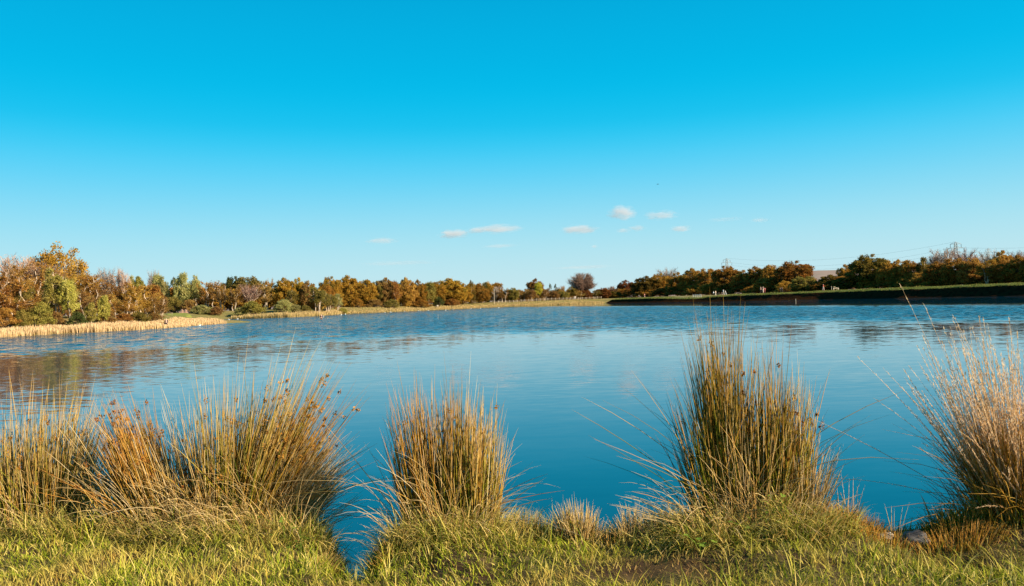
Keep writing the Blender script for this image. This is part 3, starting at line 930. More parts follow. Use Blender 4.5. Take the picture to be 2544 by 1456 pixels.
# understorey that closes the view under the crowns
for zn, a, b, st, D, m_, yt, lab, grp in (
        ('L', -60, 400, 26, 14, 'brown', 738, 'brown thicket deep in the wood behind the reed bed', 'thickets in the reed bed wood'),
        ('L', -60, 400, 26, 30, 'rust', 712, 'rusty thicket far back in the wood behind the reed bed', 'rusty thickets deep in the wood'),
        ('F', 380, 860, 24, 28, 'ochre', 716, 'ochre thicket behind the shore birches', 'thickets behind the shore birches'),
        ('F', 860, 1240, 22, 27, 'ochre', 706, 'ochre thicket closing the gaps in the golden tree line', 'thickets under the golden tree line'),
        ('F', 1250, 1530, 20, 22, 'brown', 722, 'dark thicket in the far hedge', 'thickets in the far hedge'),
        ('R', 1535, 2640, 40, 26, 'oakbrown', 0, 'dark thicket filling the gaps under the dam trees', 'thickets under the dam trees')):
    for k_, px in enumerate(np.arange(a, b, st)):
        y_ = yt + rng.uniform(-6, 6) if yt else np.interp(px, [1535, 1800, 2040, 2062, 2544], [722, 702, 706, 692, 668]) + rng.uniform(-5, 5)
        tree(px + rng.uniform(-6, 6), y_, st * 2.0, 'bush%d' % (k_ % 3), m_, zone[zn](px, D), lab, 'bush', 'bush', grp)

# ------------------------------------------------------------------ reeds and shore grass
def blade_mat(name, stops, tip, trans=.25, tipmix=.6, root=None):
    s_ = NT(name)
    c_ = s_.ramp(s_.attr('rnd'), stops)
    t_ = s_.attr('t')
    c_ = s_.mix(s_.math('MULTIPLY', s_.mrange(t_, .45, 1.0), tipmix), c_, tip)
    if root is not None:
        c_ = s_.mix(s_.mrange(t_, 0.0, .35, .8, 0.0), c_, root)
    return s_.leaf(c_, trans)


M_REED = blade_mat('dry reed', [(0, (.54, .36, .17)), (.35, (.70, .49, .26)), (.65, (.60, .40, .20)), (.85, (.42, .26, .10)), (1, (.36, .28, .10))], (.66, .46, .26))


def shore_blades(poly, pxa, pxb, n, offa, offb, h0, h1, w, seedn=1):
    px = rng.uniform(pxa, pxb, n)
    P = []
    offs = rng.uniform(offa, offb, n)
    grid = [np.linspace(offa, offb, 6), None]
    t_ = np.gradient(poly, axis=0); nn = unit(np.stack([-t_[:, 1], t_[:, 0]], 1))
    mid = len(poly) // 2
    q = poly[mid] + nn[mid] * 2
    if sdf([q[0]], [q[1]])[0] < 0: nn = -nn
    s_ = np.concatenate([[0], np.cumsum(np.linalg.norm(np.diff(poly, axis=0), axis=1))])
    xs_ = np.array([project((a, b, 0))[0] for a, b in poly])
    u = rng.uniform(np.interp(pxa, xs_, s_), np.interp(pxb, xs_, s_), n)
    bx = np.interp(u, s_, poly[:, 0]) + np.interp(u, s_, nn[:, 0]) * offs
    by = np.interp(u, s_, poly[:, 1]) + np.interp(u, s_, nn[:, 1]) * offs
    bz = gz(bx, by) - .05
    h = rng.uniform(h0, h1, n) * (.15 + .55 * noise2(bx, by, .9, seedn + 3) + .6 * noise2(bx, by, 2.5, seedn) + .7 * noise2(bx, by, 9., seedn + 20) ** 1.5)
    an = rng.uniform(0, 2 * np.pi, n); ln = np.abs(rng.normal(0, .12, n)) * h
    B = np.stack([bx, by, bz], 1)
    d = np.stack([np.cos(an) * ln, np.sin(an) * ln, h], 1)
    Pm = B + d * np.array([.35, .35, .55]); Pt = B + d
    P = np.stack([B, Pm, Pt], 1)
    W = np.array([.9, 1.0, .45])[None] * rng.uniform(.6, 1.3, (n, 1)) * w
    return strips(P, W)


me = build('reed_bed', shore_blades(L_W, -250, 562, 30000, -.2, 4.5, .30, .72, .026), M_REED)
tag(link('reed_bed', me), 'pale dry reeds along the shore under the autumn wood', 'reeds', kind='stuff')
# hook of the spit
spit = np.array([tip + [0, 0], tip + [3.2, 5.6], tip + [-1, 10], tip + [-14, 20]])
me = build('reed_spit', shore_blades(np.concatenate([L_W[-2:], spit[1:]]), project((*tip, 0))[0] - 40, 640, 2500, -.1, 2.0, .35, .75, .026), M_REED)
M_SHG = blade_mat('dry shore grass', [(0, (.44, .32, .13)), (.4, (.55, .38, .17)), (.7, (.28, .22, .07)), (1, (.40, .25, .09))], (.5, .34, .16))
me2 = build('shore_grass', [shore_blades(F_W, 568, 860, 9000, -.1, 3.5, .35, .9, .035, 4), shore_blades(F_W, 855, 1504, 16000, -.1, 4.5, .25, .75, .04, 5),
                            shore_blades(F_W, 855, 1504, 7000, 4, 14, .12, .35, .05, 6)], M_SHG)
tag(link('shore_grass', me2), 'straw coloured rough grass fringing the far shore', 'grass', kind='stuff')
tag(link('reed_spit', me), 'pale reeds on the thin spit ending the reed bed', 'reeds', kind='stuff')

# turf blades along the crest of the dam
n_ = 26000
M_DT = blade_mat('dam grass', [(0, (.07, .09, .015)), (.35, (.15, .17, .03)), (.6, (.24, .23, .05)), (.8, (.32, .25, .09)), (1, (.06, .07, .012))], (.28, .26, .07))
u = rng.uniform(0, len(DL) - 2, n_); of = rng.uniform(3.0, 6.2, n_)
ui = u.astype(int); fr = (u - ui)[:, None]
base = DL[ui] * (1 - fr) + DL[ui + 1] * fr + DN[ui] * of[:, None]
bz = np.interp(u, np.arange(len(ZC)), ZC) + np.interp(of, [3.2, 3.5, 4.4, 5.2, 6], [-.52, -.42, -.22, -.06, 0]) - .05
h = rng.uniform(.05, .22, n_) * (.5 + 1.6 * noise2(base[:, 0], base[:, 1], 2.2, 61) ** 2)
B = np.stack([base[:, 0], base[:, 1], bz], 1)
d = np.stack([rng.normal(0, .05, n_), rng.normal(0, .05, n_), h], 1)
me = build('dam_grass', strips(np.stack([B, B + d * [.4, .4, .6], B + d], 1), np.array([1, .9, .3])[None] * rng.uniform(.02, .05, (n_, 1))), M_DT)
tag(link('dam_grass', me), 'short sunlit grass along the top of the dam', 'grass', kind='stuff')


# ------------------------------------------------------------------ foreground turf
def curve_blades(B, an, L, lean, curl, S=4):
    """blade centre lines: leaning out along an, bending over by curl"""
    t_ = np.linspace(0, 1, S)
    th = lean[:, None] + curl[:, None] * t_[None]
    seg_ = L[:, None] / (S - 1)
    hx = np.concatenate([np.zeros((len(L), 1)), np.cumsum(np.sin(th[:, :-1]) * seg_, 1)], 1)
    hz = np.concatenate([np.zeros((len(L), 1)), np.cumsum(np.cos(th[:, :-1]) * seg_, 1)], 1)
    return np.stack([B[:, 0:1] + hx * np.cos(an)[:, None], B[:, 1:2] + hx * np.sin(an)[:, None], B[:, 2:3] + hz], 2)


def grass_mat():
    s_ = NT('bank grass')
    r_ = s_.attr('rnd')
    green = s_.ramp(r_, [(0, (.09, .13, .008)), (.25, (.20, .25, .016)), (.5, (.38, .37, .03)), (.68, (.58, .47, .09)), (.82, (.70, .54, .18)), (.92, (.40, .26, .05)), (1, (.08, .12, .01))])
    dry = s_.ramp(r_, [(0, (.42, .28, .06)), (.4, (.70, .51, .16)), (.7, (.36, .20, .04)), (1, (.24, .22, .025))])
    nz_ = s_.noise(1.6, 3.0)
    c_ = s_.mix(s_.mrange(nz_, .46, .66), green, dry)
    brown = s_.ramp(r_, [(0, (.20, .10, .04)), (.5, (.32, .17, .07)), (1, (.12, .10, .03))])
    c_ = s_.mix(s_.attr('dead'), c_, brown)
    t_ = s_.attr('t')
    c_ = s_.mix(s_.mrange(t_, 0, .35, .85, 0), c_, (.04, .03, .008))  # shade of the gaps between blades, painted into the root colour
    return s_.leaf(c_, .3)


M_GRASS = grass_mat()


def deadness(x, y):
    """bare brown dips in the turf"""
    v = np.zeros_like(x)
    for px, py, r_, k_ in ((1660, 1415, .42, 1.0), (1560, 1335, .30, .8), (1700, 1350, .35, .5), (380, 1330, .25, .7), (2150, 1320, .5, .9), (2330, 1340, .55, .8),
                           (2480, 1380, .4, .5), (870, 1440, .25, .5), (1880, 1400, .3, .4)):
        c = on_z(px, py, .74)
        v = np.maximum(v, k_ * np.exp(-((x - c[0]) ** 2 / (r_ * r_) + (y - c[1]) ** 2 / (r_ * r_ * .35))))
    return v


def turf(n, l0, l1, w, ymin, ymax, lean_sd, edge=False):
    x = rng.uniform(-5.6, 5.6, n); y = rng.uniform(ymin, ymax, n)
    k_ = np.abs(x) < .74 * y + .35
    x, y = x[k_], y[k_]
    sd = sdf(x, y)
    k_ = sd > -.20
    if edge: k_ &= sd < .22
    x, y, sd = x[k_], y[k_], sd[k_]
    dd = deadness(x, y)
    k_ = rng.random(len(x)) > dd * .22
    x, y, sd, dd = x[k_], y[k_], sd[k_], dd[k_]
    m = len(x)
    B = np.stack([x, y, gz(x, y, sd) - .01], 1)
    flow = noise2(x, y, .55, 11) * 2 * np.pi * 1.6
    an = flow + rng.normal(0, 1.5, m)
    L = rng.uniform(l0, l1, m) * (.65 + .8 * noise2(x, y, .5, 12)) * (1 - .45 * dd)
    lean = np.abs(rng.normal(.35, lean_sd, m)) + .35 * dd
    curl = rng.uniform(.2, 1.5, m)
    P = curve_blades(B, an, L, lean, curl)
    W = np.array([.9, 1.0, .7, .12])[None] * rng.uniform(.6, 1.35, (m, 1)) * w
    part = strips(P, W)
    return part, np.repeat(dd * rng.uniform(.6, 1.3, m), 8)


tp = [turf(175000, .032, .085, .0027, 3.3, 7.2, .6), turf(16000, .10, .22, .0024, 3.3, 7.2, .7), turf(46000, .08, .2, .0028, 3.6, 7.4, .7, True)]
V, F_, t, r = merge([a for a, b in tp])
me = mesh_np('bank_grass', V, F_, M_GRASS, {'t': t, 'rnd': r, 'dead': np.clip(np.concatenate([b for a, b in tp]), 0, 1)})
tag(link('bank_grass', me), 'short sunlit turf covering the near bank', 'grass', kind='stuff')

# ------------------------------------------------------------------ rush clumps
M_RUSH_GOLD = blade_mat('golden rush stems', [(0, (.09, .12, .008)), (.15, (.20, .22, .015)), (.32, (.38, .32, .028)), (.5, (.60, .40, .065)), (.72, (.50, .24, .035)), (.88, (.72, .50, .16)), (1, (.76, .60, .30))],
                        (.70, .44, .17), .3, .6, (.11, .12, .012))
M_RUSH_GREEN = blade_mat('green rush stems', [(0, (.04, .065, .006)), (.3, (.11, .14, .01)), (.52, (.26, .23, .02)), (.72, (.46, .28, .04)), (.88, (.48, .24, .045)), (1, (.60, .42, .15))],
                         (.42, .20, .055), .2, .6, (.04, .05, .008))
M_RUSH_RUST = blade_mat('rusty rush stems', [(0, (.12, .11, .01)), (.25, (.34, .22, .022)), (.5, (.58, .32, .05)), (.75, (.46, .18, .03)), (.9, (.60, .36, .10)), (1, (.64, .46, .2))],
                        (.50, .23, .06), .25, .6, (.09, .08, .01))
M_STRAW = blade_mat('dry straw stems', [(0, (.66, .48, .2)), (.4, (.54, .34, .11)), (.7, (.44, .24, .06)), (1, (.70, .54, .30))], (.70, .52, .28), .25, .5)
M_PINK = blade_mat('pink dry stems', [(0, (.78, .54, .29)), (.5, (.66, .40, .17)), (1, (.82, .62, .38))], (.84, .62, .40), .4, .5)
M_SKIRT = blade_mat('long tussock grass', [(0, (.07, .10, .008)), (.25, (.20, .22, .018)), (.45, (.38, .32, .045)), (.65, (.64, .47, .15)), (.85, (.46, .26, .06)), (1, (.12, .15, .012))], (.62, .47, .16), .3, .5, (.04, .032, .008))  # dark root colour paints the shade deep between the blades
M_HEAD = foliage_mat('brown rush seed heads', (.30, .11, .02), (.15, .05, .012), (.38, .17, .045), .1)
M_PLUME = blade_mat('pale grass plumes', [(0, (.86, .66, .42)), (.5, (.76, .52, .28)), (.85, (.44, .25, .12)), (1, (.88, .72, .50))], (.86, .68, .46), .45, .4)
M_MOLBASE = blade_mat('golden moor grass leaves', [(0, (.08, .055, .008)), (.3, (.34, .17, .02)), (.6, (.50, .25, .03)), (.85, (.14, .12, .012)), (1, (.60, .36, .09))], (.52, .26, .05), .25, .6)


def stems(cx, cy, n, rx, ry, h, hsd, lean, fan, S=7, rad=.0025, bend=.06, stray=.05, jit=.045):
    a = rng.uniform(0, 2 * np.pi, n); q = np.sqrt(rng.random(n))
    ox, oy = np.cos(a) * q, np.sin(a) * q
    bx, by = cx + ox * rx, cy + oy * ry
    bz = np.maximum(gz(bx, by), .1) - .03
    L = h * (1.17 - .62 * rng.random(n) ** 1.35) * rng.normal(1, hsd * .5, n) * (1 - .36 * q ** 2.5)
    L *= .86 + .3 * noise2(bx, by, .09, 53)
    dx = lean[0] + ox * fan + rng.normal(0, jit, n)
    dy = lean[1] + oy * fan * .8 + rng.normal(0, jit, n)
    st = rng.random(n) < stray
    dx[st] += rng.normal(0, .55, st.sum()); dy[st] += rng.normal(0, .4, st.sum())
    D = unit(np.stack([dx, dy, np.ones(n)], 1))
    t_ = np.linspace(0, 1, S)
    hor = np.stack([D[:, 0], D[:, 1], np.zeros(n)], 1)
    ba = np.abs(rng.normal(0, bend, n)) + bend * .4
    ba[st] *= 3
    side = rng.normal(0, .03, (n, 2))
    P = (np.stack([bx, by, bz], 1)[:, None] + D[:, None] * (L[:, None] * t_)[..., None]
         + hor[:, None] * (L[:, None] * ba[:, None] * t_ ** 2.2)[..., None])
    P[:, :, 2] -= (L * ba)[:, None] * .30 * t_ ** 2.5 * np.linalg.norm(hor, axis=1)[:, None] * 2
    P[:, :, 0] += side[:, :1] * (L[:, None] * t_ ** 2); P[:, :, 1] += side[:, 1:] * (L[:, None] * t_ ** 2)
    W = np.interp(t_, [0, .5, .85, 1], [1, .95, .6, .15])[None] * rng.uniform(.7, 1.35, (n, 1)) * rad
    return P, W


def arc_stems(cx, cy, n, rx, ry, l0, l1, S=8, rad=.0018, bias=(0, 0)):
    """long dry stems that arch over and cross the clump"""
    a = rng.uniform(0, 2 * np.pi, n); q = np.sqrt(rng.random(n))
    bx, by = cx + np.cos(a) * q * rx, cy + np.sin(a) * q * ry
    B = np.stack([bx, by, np.maximum(gz(bx, by), .1) - .02], 1)
    an = np.arctan2(np.sin(a) * .8 + bias[1] + rng.normal(0, .8, n), np.cos(a) + bias[0] + rng.normal(0, .8, n))
    L = rng.uniform(l0, l1, n)
    P = curve_blades(B, an, L, np.abs(rng.normal(.25, .25, n)), rng.uniform(.5, 1.9, n), S)
    W = np.interp(np.linspace(0, 1, S), [0, .7, 1], [1, .8, .2])[None] * rng.uniform(.7, 1.3, (n, 1)) * rad
    return P, W


def heads(P, frac, lo, hi, size=.0105):
    n = len(P); k_ = rng.random(n) < frac
    Q = P[k_]; m = len(Q)
    if m == 0: Q = P[:1]; m = 1
    f_ = rng.uniform(lo, hi, m) * (P.shape[1] - 1); i_ = np.minimum(f_.astype(int), P.shape[1] - 2); fr = (f_ - i_)[:, None]
    ar = np.arange(m)
    C = Q[ar, i_] * (1 - fr) + Q[ar, i_ + 1] * fr
    T = unit(Q[ar, i_ + 1] - Q[ar, i_])
    sz = rng.uniform(.6, 1.4, m)
    pts = []
    for j in range(16):
        d_ = unit(rng.normal(size=(m, 3)))
        pts.append(C + (d_ * .013 + np.array([.006, 0, 0]) + T * rng.uniform(-.014, .014, (m, 1))) * sz[:, None])
    return leaf_cards(np.concatenate(pts), size, .45)


def skirt(cx, cy, n, rx, ry, l0, l1, up=.35, w=.0027, squeeze=1.0):
    a = rng.uniform(0, 2 * np.pi, n); q = rng.random(n) ** .5
    bx, by = cx + np.cos(a) * q * rx, cy + np.sin(a) * q * ry
    B = np.stack([bx, by, np.maximum(gz(bx, by), .12) - .02], 1)
    an = a + rng.normal(0, 1.15, n)
    L = rng.uniform(l0 * .45, l1 * .62, n) * (.6 + .8 * noise2(bx, by, .22, 31))
    P = curve_blades(B, an, L, np.abs(rng.normal(up, .5, n)), rng.uniform(.2, 2.4, n), 6)
    W = np.interp(np.linspace(0, 1, 6), [0, .4, .8, 1], [.8, 1, .7, .1])[None] * rng.uniform(.6, 1.4, (n, 1)) * w
    return strips(P, W)


def base_of(px, py):
    c = on_z(px, py, .80)
    return c[0], c[1]


def rush(px, py, subs, label, skirts, arcs=40, name='rush_clump', group='rush clumps along the near bank', headf=.08, headr=(.72, .93), dry=None):
    cx, cy = base_of(px, py)
    root = empty(name, (cx, cy, g1(cx, cy)))
    tag(root, label, 'rush clump', group)
    inv = np.array([cx, cy, g1(cx, cy)])
    allp, dark, hd = {}, [], []
    for (spx, spy, n, rx, ry, h, hsd, lean, fan, mat) in subs:
        sx, sy = base_of(spx, spy)
        P, W = stems(sx, sy, n, rx, ry, h, hsd, lean, fan)
        allp.setdefault(mat.name, [mat, []])[1].append(tubes(P - inv, W))
        hd.append(heads(P - inv, headf, *headr))
    for i_, (m_, pl) in enumerate(allp.values()):
        nm = {'golden rush stems': 'golden_stems', 'green rush stems': 'green_stems', 'rusty rush stems': 'rusty_stems'}[m_.name]
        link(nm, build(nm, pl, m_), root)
    dp = []
    if arcs:
        P, W = arc_stems(cx, cy, arcs, .34, .22, .35, .8); dp.append(tubes(P - inv, W))
    for (spx, spy, n, rx, ry, h, hsd, lean, fan) in (dry or []):
        sx, sy = base_of(spx, spy)
        P, W = stems(sx, sy, n, rx, ry, h, hsd, lean, fan, bend=.22); dp.append(tubes(P - inv, W))
    if dp: link('dry_stems', build('dry_stems', dp, M_STRAW), root)
    if headf > 0: tag(link('seed_heads', build('seed_heads', hd, M_HEAD), root), kind='stuff')
    sk = []
    for (spx, spy, n, rx, ry, l0, l1) in skirts:
        sx, sy = base_of(spx, spy)
        part = skirt(sx, sy, n, rx, ry, l0, l1); sk.append((part[0] - inv, *part[1:]))
    if sk: link('base_grass', build('base_grass', sk, M_SKIRT), root)
    th = []
    for (spx, spy, n, rx, ry, l0, l1) in skirts[:1]:
        sx, sy = base_of(spx, spy - 14)
        part = skirt(sx, sy, 620, rx * .8, ry * .8, .30, .62, .85, .0024); th.append((part[0] - inv, *part[1:]))
        P, W = arc_stems(sx, sy, 70, rx * .9, ry, .25, .6); a_ = tubes(P - inv, W); th.append(a_)
    if th: link('dead_thatch', build('dead_thatch', th, M_STRAW), root)
    return root


G_, GR, RU = M_RUSH_GOLD, M_RUSH_GREEN, M_RUSH_RUST
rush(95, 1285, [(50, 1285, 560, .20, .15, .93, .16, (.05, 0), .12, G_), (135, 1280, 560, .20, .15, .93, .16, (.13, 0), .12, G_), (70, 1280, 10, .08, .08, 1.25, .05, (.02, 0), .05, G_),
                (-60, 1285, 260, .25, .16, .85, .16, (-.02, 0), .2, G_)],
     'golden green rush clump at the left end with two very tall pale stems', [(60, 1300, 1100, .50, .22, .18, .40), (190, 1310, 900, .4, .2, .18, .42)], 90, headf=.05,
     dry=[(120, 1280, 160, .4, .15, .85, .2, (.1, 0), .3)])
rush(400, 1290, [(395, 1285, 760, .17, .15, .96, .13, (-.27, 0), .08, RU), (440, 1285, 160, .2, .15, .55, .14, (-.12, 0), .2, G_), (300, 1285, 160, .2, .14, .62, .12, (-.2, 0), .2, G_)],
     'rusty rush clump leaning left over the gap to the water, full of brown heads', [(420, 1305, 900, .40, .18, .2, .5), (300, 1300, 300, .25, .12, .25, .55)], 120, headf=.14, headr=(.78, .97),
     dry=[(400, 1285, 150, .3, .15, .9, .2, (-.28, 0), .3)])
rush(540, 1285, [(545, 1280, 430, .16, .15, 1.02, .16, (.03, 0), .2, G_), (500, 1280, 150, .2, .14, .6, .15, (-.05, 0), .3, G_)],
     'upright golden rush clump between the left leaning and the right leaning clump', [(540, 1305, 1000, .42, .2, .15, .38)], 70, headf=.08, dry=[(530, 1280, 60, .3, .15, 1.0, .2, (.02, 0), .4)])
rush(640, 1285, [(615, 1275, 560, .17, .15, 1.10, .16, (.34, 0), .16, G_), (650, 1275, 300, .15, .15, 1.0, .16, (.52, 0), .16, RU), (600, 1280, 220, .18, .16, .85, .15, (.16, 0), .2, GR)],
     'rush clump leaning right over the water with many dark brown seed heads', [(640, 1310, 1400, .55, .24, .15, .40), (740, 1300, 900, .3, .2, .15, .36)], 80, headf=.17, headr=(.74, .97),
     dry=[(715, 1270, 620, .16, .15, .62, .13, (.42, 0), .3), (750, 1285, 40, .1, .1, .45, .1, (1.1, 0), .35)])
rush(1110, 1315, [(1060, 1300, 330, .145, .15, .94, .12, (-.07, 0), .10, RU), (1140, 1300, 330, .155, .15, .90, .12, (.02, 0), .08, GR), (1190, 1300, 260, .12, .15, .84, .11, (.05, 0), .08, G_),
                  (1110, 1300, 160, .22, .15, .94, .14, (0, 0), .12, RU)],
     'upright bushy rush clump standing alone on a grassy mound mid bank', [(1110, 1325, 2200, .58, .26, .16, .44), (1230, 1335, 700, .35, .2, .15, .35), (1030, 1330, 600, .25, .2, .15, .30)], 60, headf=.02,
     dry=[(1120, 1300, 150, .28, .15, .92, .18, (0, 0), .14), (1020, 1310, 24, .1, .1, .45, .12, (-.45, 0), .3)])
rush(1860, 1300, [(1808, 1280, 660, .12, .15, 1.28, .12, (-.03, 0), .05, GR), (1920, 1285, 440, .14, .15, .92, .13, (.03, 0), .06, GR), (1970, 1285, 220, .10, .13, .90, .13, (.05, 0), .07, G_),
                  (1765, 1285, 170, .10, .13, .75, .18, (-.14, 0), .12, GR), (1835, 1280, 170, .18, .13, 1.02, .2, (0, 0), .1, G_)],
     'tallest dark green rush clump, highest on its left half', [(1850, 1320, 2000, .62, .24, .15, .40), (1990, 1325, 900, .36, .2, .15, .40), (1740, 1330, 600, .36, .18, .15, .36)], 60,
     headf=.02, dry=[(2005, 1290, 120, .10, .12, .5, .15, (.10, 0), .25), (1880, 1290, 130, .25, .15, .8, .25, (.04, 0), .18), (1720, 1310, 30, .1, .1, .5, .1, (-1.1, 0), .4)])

# pale plumed moor grass at the right end
cx, cy = base_of(2535, 1292)
inv = np.array([cx, cy, g1(cx, cy)])
root = tag(empty('moor_grass_tussock', inv), 'pale plumed moor grass tussock with a golden brown base, fanning left over the water', 'grass tussock')
P1, W1 = stems(cx - .02, cy, 240, .18, .16, 1.20, .13, (-.13, 0), .18, S=9, rad=.0018, bend=.08, jit=.07)
P2, W2 = stems(cx - .05, cy, 100, .12, .14, 1.05, .14, (-.42, 0), .20, S=9, rad=.0018, bend=.10, jit=.09)
P3, W3 = stems(cx + .25, cy, 160, .26, .18, 1.22, .13, (.02, 0), .3, S=9, rad=.0018, bend=.08, jit=.08)
PP = np.concatenate([P1, P2, P3]) - inv; WW = np.concatenate([W1, W2, W3])
link('flower_stems', build('flower_stems', tubes(PP, WW), M_PINK), root)
pl = []
for j in range(46):
    f_ = rng.uniform(.58, 1.0, len(PP)) * 8; i_ = np.minimum(f_.astype(int), 7); fr = (f_ - i_)[:, None]; ar = np.arange(len(PP))
    C = PP[ar, i_] * (1 - fr) + PP[ar, i_ + 1] * fr
    T = unit(PP[ar, i_ + 1] - PP[ar, i_])
    d_ = unit(T + rng.normal(size=T.shape) * .22)
    L = (rng.uniform(.012, .034, len(PP)) * (1.25 - .5 * f_ / 8))[:, None]
    pl.append(np.stack([C, C + d_ * L * .5, C + d_ * L], 1))
pl = np.concatenate(pl)
link('plumes', build('plumes', strips(pl, np.array([.5, 1, .3])[None] * rng.uniform(.0012, .0026, (len(pl), 1))), M_PLUME), root)
P4, W4 = stems(cx + .08, cy, 2000, .30, .20, .74, .16, (-.02, 0), .18, S=6, rad=.0022, bend=.2, jit=.16)
link('leaf_base', build('leaf_base', tubes(P4 - inv, W4), M_MOLBASE), root)
P4, W4 = stems(cx + .05, cy, 420, .40, .22, .52, .16, (-.05, 0), .42, S=6, rad=.0022, bend=.25, jit=.2)
link('green_leaves', build('green_leaves', tubes(P4 - inv, W4), M_RUSH_GREEN), root)
sk = skirt(cx, cy, 900, .62, .28, .16, .36)
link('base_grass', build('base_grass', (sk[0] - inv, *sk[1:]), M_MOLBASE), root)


def tuft(px, py, n, rx, h, lean, fan, mat, label, name='grass_tuft', hsd=.3, ry=.08, rad=.0019):
    cx, cy = base_of(px, py)
    inv = np.array([cx, cy, g1(cx, cy)])
    P, W = stems(cx, cy, n, rx, ry, h, h * hsd, lean, fan, S=5, rad=rad, bend=.15, jit=.14)
    o_ = link(name, build(name, tubes(P - inv, W), mat), None, inv)
    return tag(o_, label, 'grass tuft', 'small dry tufts on the bank edge')


tuft(1438, 1318, 300, .13, .26, (0, 0), .25, M_STRAW, 'straw coloured grass tuft standing at the water edge right of the lone middle clump')
tuft(1438, 1316, 120, .12, .30, (0, 0), .2, M_RUSH_GOLD, 'greenish blades mixed into the straw tuft at the water edge')
tuft(1318, 1312, 150, .12, .22, (.05, 0), .25, M_RUSH_GOLD, 'thin greenish tuft hugging the foot of the middle mound')
tuft(1360, 1320, 90, .08, .18, (.1, 0), .3, M_SKIRT, 'tiny pale tuft between the middle mound and the straw tuft')
tuft(1572, 1312, 200, .12, .22, (.03, 0), .35, M_STRAW, 'short ragged straw tuft left of the tallest rush clump')
tuft(1512, 1322, 90, .1, .13, (0, 0), .3, M_RUSH_GOLD, 'lowest green tuft beside the ragged straw tuft')
tuft(1625, 1300, 120, .12, .2, (.1, 0), .5, M_RUSH_GREEN, 'dark splayed tuft at the left foot of the tallest rush clump')
tuft(2108, 1300, 26, .08, .34, (.03, 0), .12, M_PINK, 'few tall pink dry stems right of the tallest rush clump')
tuft(2110, 1312, 420, .22, .15, (0, 0), .4, M_RUSH_RUST, 'low reddish brown tuft under the tall pink stems')
tuft(2190, 1330, 260, .2, .11, (0, 0), .5, M_RUSH_RUST, 'low reddish grass mat beside the pale stone')
tuft(2228, 1322, 7, .03, .26, (.05, 0), .12, M_STRAW, 'few thin straw stems over the dark stone')
tuft(2372, 1305, 260, .18, .20, (-.05, 0), .35, M_RUSH_GREEN, 'dark green tuft at the foot of the plumed tussock')
tuft(2380, 1330, 380, .28, .15, (0, 0), .5, M_RUSH_RUST, 'brown tangled tuft in front of the plumed tussock')
tuft(815, 1345, 320, .10, .13, (.5, 0), .4, M_RUSH_GOLD, 'dark edged tuft overhanging the narrow water inlet', ry=.16)
tuft(968, 1352, 260, .12, .16, (-.3, 0), .4, M_RUSH_GREEN, 'dark green tuft on the right lip of the narrow water inlet', ry=.14)


# broad leaved weeds
s = NT('weed leaf'); M_WEED = s.leaf(s.mix(s.attr('rnd'), (.24, .32, .045), (.15, .22, .03)), .35)


def weed(px, py, n, size, label, lift=.03):
    cx, cy = base_of(px, py)
    inv = np.array([cx, cy, g1(cx, cy)])
    VV, FF, TT, RR, k_ = [], [], [], [], 0
    st = []
    for i in range(n):
        an = rng.uniform(0, 6.28); L = rng.uniform(.03, .16); up = rng.uniform(.03, .13) + lift
        tip_ = np.array([math.cos(an) * L, math.sin(an) * L * .8, up])
        st.append(np.array([[0, 0, 0], tip_ * [.4, .4, .7], tip_]))
        # lobed leaf outline, slightly cupped
        m = 13
        a_ = np.linspace(0, 2 * np.pi, m, endpoint=False)
        rad = size * rng.uniform(.7, 1.2) * (1 + .28 * np.cos(5 * a_)) * (.8 + .2 * np.cos(a_))
        x_, y_ = np.cos(a_) * rad, np.sin(a_) * rad
        tl = rng.uniform(-.7, .1)
        lx = x_ * math.cos(an) - y_ * math.sin(an); ly = x_ * math.sin(an) + y_ * math.cos(an)
        lz = x_ * math.sin(tl) + .3 * (x_ ** 2 + y_ ** 2) / size + rng.normal(0, size * .08, m)
        ring = np.stack([lx, ly, lz], 1) + tip_
        VV.append(np.concatenate([[tip_], ring]))
        j = np.arange(m)
        FF.append(np.stack([np.zeros(m, int), 1 + j, 1 + (j + 1) % m], 1) + k_)
        k_ += m + 1
        TT.append(np.ones(m + 1)); RR.append(np.full(m + 1, rng.random()))
    root = tag(empty('leafy_weed', inv), label, 'weed', 'green leafy weeds in the grass')
    st = np.array(st)
    link('stalks', build('stalks', tubes(st, np.full(st.shape[:2], .0015)), M_WEED), root)
    link('leaves', mesh_np('leaves', np.concatenate(VV), [np.concatenate(FF)], M_WEED, {'t': np.concatenate(TT), 'rnd': np.concatenate(RR)}), root)


weed(1739, 1362, 7, .024, 'bright broad leaved weed in the grass below the tallest rush clump')
weed(1869, 1335, 9, .020, 'spreading leafy weed under the middle of the tallest rush clump')
weed(1931, 1320, 8, .018, 'small leafy weed at the foot of the tallest clump, near its right half', .08)
weed(1720, 1330, 7, .016, 'small pale leafy weed at the left foot of the tallest rush clump')
weed(744, 1335, 9, .017, 'leafy weed below the bleached straw of the right leaning clump')
weed(706, 1318, 7, .015, 'smaller leafy weed beside the bleached straw', .05)
weed(560, 1240, 8, .018, 'leafy weed climbing among the upright golden rush stems', .22)

